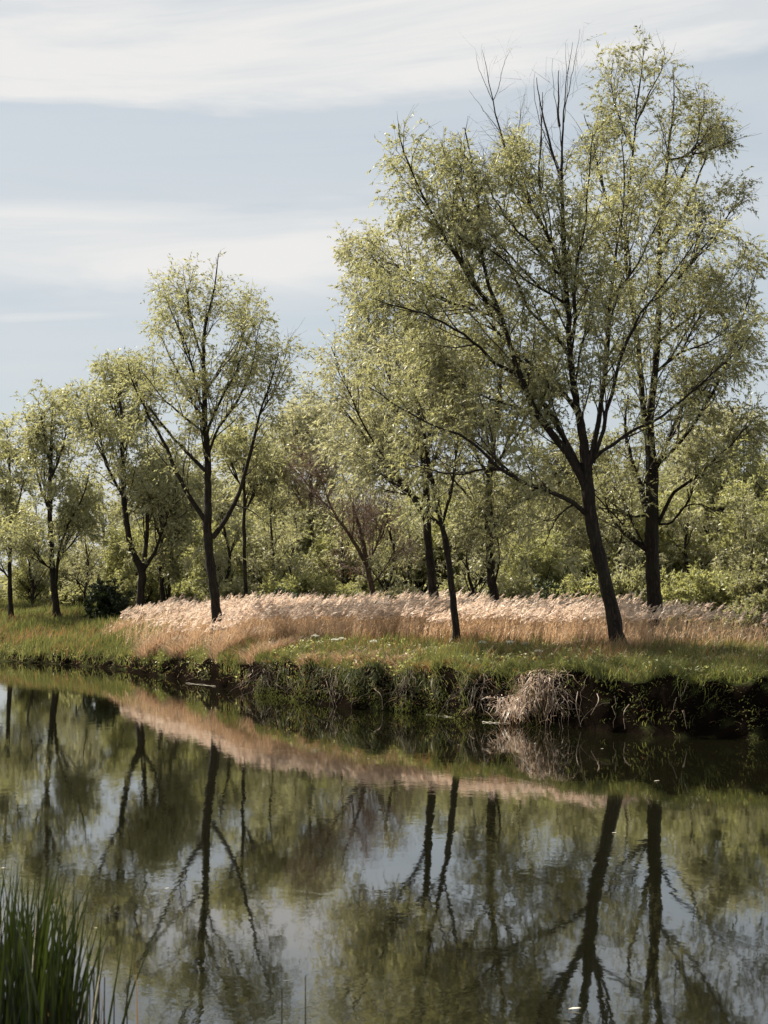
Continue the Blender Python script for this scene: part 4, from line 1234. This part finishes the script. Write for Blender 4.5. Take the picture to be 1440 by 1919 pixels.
tussock('sparse brown tussock round the foot of the leaning trunk', 1150, 1232, 39.4, 0.9, 0.55, 1500, 309, flow=(0, -0.1))
tussock('pinkish dry tuft in the meadow left of the reeds', 130, 1165, 72.0, 0.9, 0.5, 900, 310, mat=DRYGRASS, flow=(0.1, 0))

# dead reeds that cascade over the bank
rng = np.random.default_rng(51)
b = px(1010, 1268, 35.4); b[1] = 35.4
N = 230
st = np.stack([rng.normal(0, 0.30, N), rng.normal(0.15, 0.20, N), np.zeros(N)], 1)
st[:, 2] = hgt(b[0] + st[:, 0], b[1] + st[:, 1]) - 0.0
b2 = np.array([b[0], b[1], 0.0])
ti = st + np.stack([rng.normal(-0.05, 0.32, N), -rng.uniform(0.25, 0.95, N), -rng.uniform(0.2, 1.15, N) * np.clip(st[:, 2], 0.3, 1.2)], 1)
ti[:, 2] = np.maximum(ti[:, 2], rng.uniform(0.05, 0.4, N))
V, F = strands(rng, st, ti, rng.uniform(-0.1, 0.25, N), K=8, r=0.011, wob=0.06)
root = empty('dead_reed_cascade', (b2[0], b2[1], 0.0), 'pale heap of dead reeds cascading over the dark bank below the leaning willow', 'dead reeds')
props(link('stems', mesh('stems', V, F, DRYGRASS, np.repeat(rng.random(N), 24)), root), kind='stuff')
N = 1100
st = np.stack([rng.normal(-0.05, 0.42, N), rng.normal(-0.10, 0.28, N), np.zeros(N)], 1)
st[:, 2] = np.maximum(hgt(b[0] + st[:, 0], b[1] + np.maximum(st[:, 1], 0.0)), 0.6) * rng.uniform(0.45, 1.05, N)
V, F, nv = blades(rng, st, rng.uniform(0.05, 0.2, N), rng.uniform(0.012, 0.026, N), np.stack([rng.normal(0, 0.2, N), -rng.uniform(0, 0.25, N), -rng.uniform(0.05, 0.45, N)], 1))
props(link('dead_leaves', mesh('dead_leaves', V, F, PLUME, np.repeat(rng.random(N) * 0.6, nv)), root), kind='stuff')

# bent stems hanging right of the cascade, single and countable
for i, (x0, y0, x1, y1) in enumerate([(1052, 1300, 1066, 1360), (1084, 1296, 1090, 1362), (1120, 1300, 1108, 1340), (1180, 1320, 1172, 1366), (700, 1290, 716, 1330), (812, 1270, 824, 1330)]):
    d0 = float(bank_y(px(x0, y0, 35)[0])) + 0.05
    a = px(x0, y0, d0); c = px(x1, y1, d0 - 0.25); c[2] = max(c[2], 0.02)
    mid = (a + c) / 2 + np.array([0.08 * (-1) ** i, -0.12, 0.08])
    P, _ = smooth_line([(*a, 0.012), (*mid, 0.010), (*c, 0.006)], 10, np.random.default_rng(400 + i), 0.01)
    P[:, :3] -= a
    o = link('hanging_stem', limb_mesh('hanging_stem', P, ROOT, 5), None, a)
    me = o.data
    at = me.attributes.new('tint', 'FLOAT', 'POINT'); at.data.foreach_set('value', np.full(len(me.vertices), 0.9, dtype=np.float32))
    props(o, ['bent pale stem just right of the cascading dead reeds', 'second pale stem right of the cascading dead reeds', 'short curved stem below the leaning trunk',
              'single pale root at the darkest part of the bank', 'pale stem dangling in the middle of the bank', 'pale stem dangling below the slender tree'][i], 'stem', 'bent stems hanging down the bank')

# cow parsley in the grass
for i, (x, y, d) in enumerate([(628, 1222, 44.3), (640, 1210, 45), (905, 1240, 39.5), (958, 1235, 39.6), (700, 1236, 42.4), (985, 1222, 40.4), (590, 1215, 45.6), (1010, 1248, 37.6)]):
    r2 = np.random.default_rng(500 + i)
    p = px(x, y, d); z = float(hgt(p[0], d))
    H = max(p[2] - z, 0.3)
    labs = ['cow parsley with white heads at the reed edge, left of the middle', 'white flower head just above its twin at the reed edge', 'white flower right of the slender stem',
            'white flower between the slender stem and the leaning trunk', 'white flower above the small brown tussock', 'white flower close to the reeds, left of the leaning trunk',
            'white flower furthest left along the reed edge', 'white flower just above the cascading dead reeds']
    root = empty('cow_parsley', (p[0], d, z), labs[i], 'flower', 'white flowers in the bank grass')
    P, _ = smooth_line([(0, 0, 0, 0.005), (0.03, 0, H * 0.5, 0.004), (0.02, 0, H, 0.003)], 6)
    link('stem', limb_mesh('stem', P, TWIG, 4), root)
    n = 70
    a = r2.uniform(0, 6.28, n); r = np.sqrt(r2.random(n)) * 0.10
    c = np.stack([np.cos(a) * r, np.sin(a) * r, H - r * r * 3 + r2.normal(0, 0.008, n)], 1)
    LV, LF = leaf_quads(r2, c, nrm(r2.normal(0, 1, (n, 3)) * [1, 1, 0.3]), np.full(n, 0.035), np.full(n, 0.030))
    props(link('umbel', mesh('umbel', LV, LF, FLOWER, np.repeat(r2.random(n), 3)), root), kind='stuff')

# ------------------------------------------------------------------ things afloat
def pale_line(pts, r, label, seed):  # thin straw-coloured tube lying on the water, drawn as a pale line
    P = []
    for x, y in pts:
        d = EYE * FPX / (y - 1100.0)
        q = px(x, y, d)
        P.append((q[0], d, 0.008, r * 0.45))
    o0 = np.array(P[0][:3])
    Q, _ = smooth_line(P, 24, np.random.default_rng(seed), 0.01)
    Q[:, :3] -= o0
    Q[:, 2] = np.sin(np.arange(24) * 1.1) * 0.008
    Q[:, 3] *= 0.6 + 0.6 * np.abs(np.sin(np.arange(24) * 0.9 + seed))
    o = link('thin_pale_line', limb_mesh('thin_pale_line', Q, STRAW, 6), None, o0)
    at = o.data.attributes.new('tint', 'FLOAT', 'POINT'); at.data.foreach_set('value', np.full(len(o.data.vertices), 0.6, dtype=np.float32))
    return props(o, label, 'stem', 'pale dead stems floating along the waterline')


pale_line([(2, 1238.5), (60, 1240.5), (130, 1244), (212, 1249.5)], 0.035, 'long pale line along the left waterline', 1)
pale_line([(216, 1252), (260, 1255), (305, 1258)], 0.03, 'pale line on the water at the end of the low bank', 2)
pale_line([(348, 1279.5), (390, 1284), (440, 1290)], 0.010, 'thin pale line on the water in front of the russet tussock', 3)
pale_line([(905, 1352), (930, 1353.5), (958, 1354)], 0.022, 'short pale stick afloat left of the cascading dead reeds', 4)
pale_line([(800, 1338), (840, 1342), (872, 1344)], 0.016, 'dark-edged stick at the foot of the middle bank', 5)

for i, (x, y, L) in enumerate([(1078, 1882, 0.10), (437, 1386, 0.06), (1152, 1558, 0.07), (6, 1623, 0.07), (313, 1660, 0.05), (1004, 1392, 0.06), (1232, 1462, 0.10), (690, 1420, 0.05), (180, 1733, 0.04), (410, 1300, 0.06), (1130, 1402, 0.07), (860, 1395, 0.05)]):
    r2 = np.random.default_rng(600 + i)
    d = EYE * FPX / (y - 1100.0)
    q = px(x, y, d)
    n = 7
    tt = np.linspace(0, 1, n)
    wv = np.sin(np.pi * tt ** 0.8) * 0.2
    c = np.stack([tt - 0.5, 0.1 * np.sin(tt * 3), 0.03 + 0.12 * tt * tt], 1)
    V = np.concatenate([c + np.stack([0 * tt, wv, 0.25 * wv], 1), c - np.stack([0 * tt, wv, -0.15 * wv], 1)]) * L * 0.95
    F = np.array([[k, k + 1, n + k + 1, n + k] for k in range(n - 1)])
    o = link('floating_leaf', mesh('floating_leaf', V, F, STRAW, r2.random(2 * n)), None, (q[0], d, 0.006))
    o.rotation_euler = (0, 0, r2.uniform(-0.5, 0.5))
    labs = ['pale leaf afloat near the bottom edge, on the reflected leaning trunk', 'tiny leaf afloat below the conical willow', 'leaf afloat on the upper reflected leaning trunk', 'leaf afloat at the left edge above the green blades',
            'tiny leaf afloat left of the reflected conical trunk', 'leaf afloat below the cascading dead reeds', 'leaf afloat in the dark shade on the right', 'tiny leaf afloat on the pink reed reflection', 'leaf afloat just above the green blades',
            'tiny leaf afloat close under the russet tussock', 'leaf afloat right of the cascading dead reeds', 'tiny leaf afloat left of the cascading dead reeds']
    props(o, labs[i], 'leaf', 'leaves afloat on the river')

# ------------------------------------------------------------------ foreground clump of broad green blades
rng = np.random.default_rng(71)
root = empty('reed_clump', (-1.1, 4.6, float(near_h(-1.1, 4.6))), 'clump of tall broad green reed blades on the near bank, out of focus', 'plant')
rb = np.array(root.location)


def fat_blade(base, tip, bend, wd, K=9, fold=0.35):
    f = np.linspace(0, 1, K)
    P = base[None] * (1 - f[:, None]) + tip[None] * f[:, None] + bend[None] * (np.sin(np.pi * f * 0.9) * f)[:, None]
    side = nrm(np.cross(tip - base, np.array([rng.normal(0, 0.5), 1.0, 0.2])))
    wv = wd * np.clip(np.minimum(1, 1.35 - f ** 2 * 1.35), 0.02, 1)
    back = nrm(np.cross(side, tip - base))
    a = P - side[None] * wv[:, None] * 0.5
    b_ = P + back[None] * wv[:, None] * fold
    c_ = P + side[None] * wv[:, None] * 0.5
    V = np.concatenate([a, b_, c_])
    F = np.concatenate([np.array([[k, k + 1, K + k + 1, K + k] for k in range(K - 1)]), np.array([[K + k, K + k + 1, 2 * K + k + 1, 2 * K + k] for k in range(K - 1)])])
    return V, F


def add_blade(tipx, tipy, d, basex, wd, mat=IRIS, tint=None, bend=0.05):
    tp = px(tipx, tipy, d)
    bx = px(basex, 1900, d)[0]
    by = d + rng.normal(0, 0.06)
    bs = np.array([bx, by, float(near_h(bx, by)) - 0.03])
    V, F = fat_blade(bs - rb, tp - rb, np.array([-0.5 * (tp[0] - bs[0]) + rng.normal(0, bend * 1.2), rng.normal(0, 0.05), 0.0]), wd)
    t0 = rng.random() if tint is None else tint
    return link('leaf', mesh('leaf', V, F, mat, np.clip(t0 + rng.normal(0, 0.05, len(V)), 0, 1), smooth=False), root)


named = [(98, 1622, 60, 0.020), (88, 1655, 40, 0.018), (52, 1640, 30, 0.016), (18, 1652, 10, 0.016), (160, 1680, 105, 0.020), (190, 1706, 115, 0.016), (74, 1690, 55, 0.020), (30, 1560, -30, 0.014),
         (118, 1725, 95, 0.018), (140, 1752, 110, 0.014), (50, 1700, 80, 0.018), (0, 1640, 30, 0.02), (112, 1735, 118, 0.010), (60, 1660, 48, 0.014), (2, 1655, 45, 0.018), (105, 1690, 80, 0.018)]
for tx, ty, bx, wd in named:
    add_blade(tx, ty, rng.uniform(4.45, 4.75), bx, wd)
for i in range(230):
    bx = rng.uniform(-60, 112)
    hmax = np.interp(bx, [-60, 0, 60, 110, 140], [1575, 1580, 1605, 1670, 1755])
    tx = bx + rng.normal(34, 74)
    ty = hmax + abs(rng.normal(0, 60)) + rng.uniform(0, 30)
    add_blade(tx, ty, rng.uniform(4.3, 4.95), bx, rng.uniform(0.011, 0.022))
for i in range(46):                                                   # lower olive and straw blades at the right foot of the clump
    bx = rng.uniform(70, 178)
    add_blade(bx + rng.normal(6, 20), rng.uniform(1812, 1905), rng.uniform(4.3, 4.8), bx, rng.uniform(0.007, 0.014), IRIS if rng.random() < 0.7 else DRYGRASS)
N = 700
bxs = rng.uniform(-80, 165, N); ds = rng.uniform(4.25, 5.0, N)
bw = (bxs - 720) / FPX * ds
bz = near_h(bw, ds) - 0.03
ht = np.interp(bxs, [-80, 60, 120, 165], [1.15, 1.05, 0.85, 0.6]) * rng.uniform(0.45, 0.95, N)
V, F, nv = blades(rng, np.stack([bw, ds, bz], 1) - rb, ht, rng.uniform(0.008, 0.016, N), np.stack([rng.normal(0.04, 0.12, N), rng.normal(0, 0.1, N), np.zeros(N)], 1), curl=0.3, seg=5)
props(link('low_leaves', mesh('low_leaves', V, F, IRIS, np.repeat(rng.random(N) * 0.8, nv)), root), kind='stuff')
# straw blades and thin dark stalks
for tx, ty, bx, wd, mt, tn_ in [(204, 1772, 120, 0.010, STRAW, 0.9), (198, 1778, 128, 0.006, STRAW, 0.7), (26, 1662, -20, 0.012, STRAW, 0.9), (76, 1687, 40, 0.006, STRAW, 0.9), (248, 1795, 236, 0.016, DRYGRASS, 0.6), (10, 1720, -10, 0.02, STRAW, 0.5)]:
    add_blade(tx, ty, 4.4, bx, wd, mt, tn_, 0.02)
for i, (tx, ty, bx) in enumerate([(186, 1800, 184), (176, 1815, 180), (196, 1830, 190), (150, 1830, 146), (572, 1828, 574), (528, 1850, 526), (214, 1860, 210), (238, 1840, 243), (168, 1842, 172)]):
    p = px(tx, ty, 4.5); q = px(bx, 1930, 4.5); z = float(near_h(q[0], 4.5))
    P, _ = smooth_line([(q[0] * 1.0, 4.5, min(z, 0.0) - 0.05, 0.005), ((p[0] + q[0]) / 2, 4.5, (p[2] + z) / 2, 0.0045), (p[0], 4.5, p[2], 0.0015)], 10)
    o0 = np.array([q[0], 4.5, z]); P[:, :3] -= o0
    o = link('reed_stalk', limb_mesh('reed_stalk', P, TWIG, 5), None, o0)
    props(o, ['thin dark stalk right of the green clump, with the straw blade behind it', 'thin dark stalk nearest the green clump', 'short dark stalk right of the green clump', 'dark stalk at the foot of the green clump',
              'lone thin stalk at the bottom edge near the middle', 'lone short stalk left of the other one at the bottom edge', 'short dark stalk below the straw blade', 'dark stalk with a pale blade above it', 'very short dark stalk by the green clump'][i], 'stalk', 'thin stalks standing at the near bank')

# short grass on the near bank itself
N = 9000
xx = rng.uniform(-3.2, 2.5, N); yy = rng.uniform(0.6, 4.6, N)
zz = near_h(xx, yy)
k = zz > 0.15
xx, yy, zz = xx[k], yy[k], zz[k]; N = len(xx)
V, F, nv = blades(rng, np.stack([xx, yy, zz - 0.01], 1), rng.uniform(0.06, 0.2, N), rng.uniform(0.004, 0.009, N), np.stack([rng.normal(0, 0.05, N), rng.normal(0, 0.05, N), np.zeros(N)], 1))
props(link('bank_grass', mesh('bank_grass', V, F, GRASS, np.repeat(rng.random(N), nv))), 'short grass on the near bank', 'grass', kind='stuff')

tot = {}
for me in bpy.data.meshes:
    tot[me.name.split('.')[0]] = tot.get(me.name.split('.')[0], 0) + sum(1 for _ in ()) + len(me.loops) - 2 * len(me.polygons)
print('TRIS', sum(tot.values()), sorted(tot.items(), key=lambda a: -a[1])[:12])
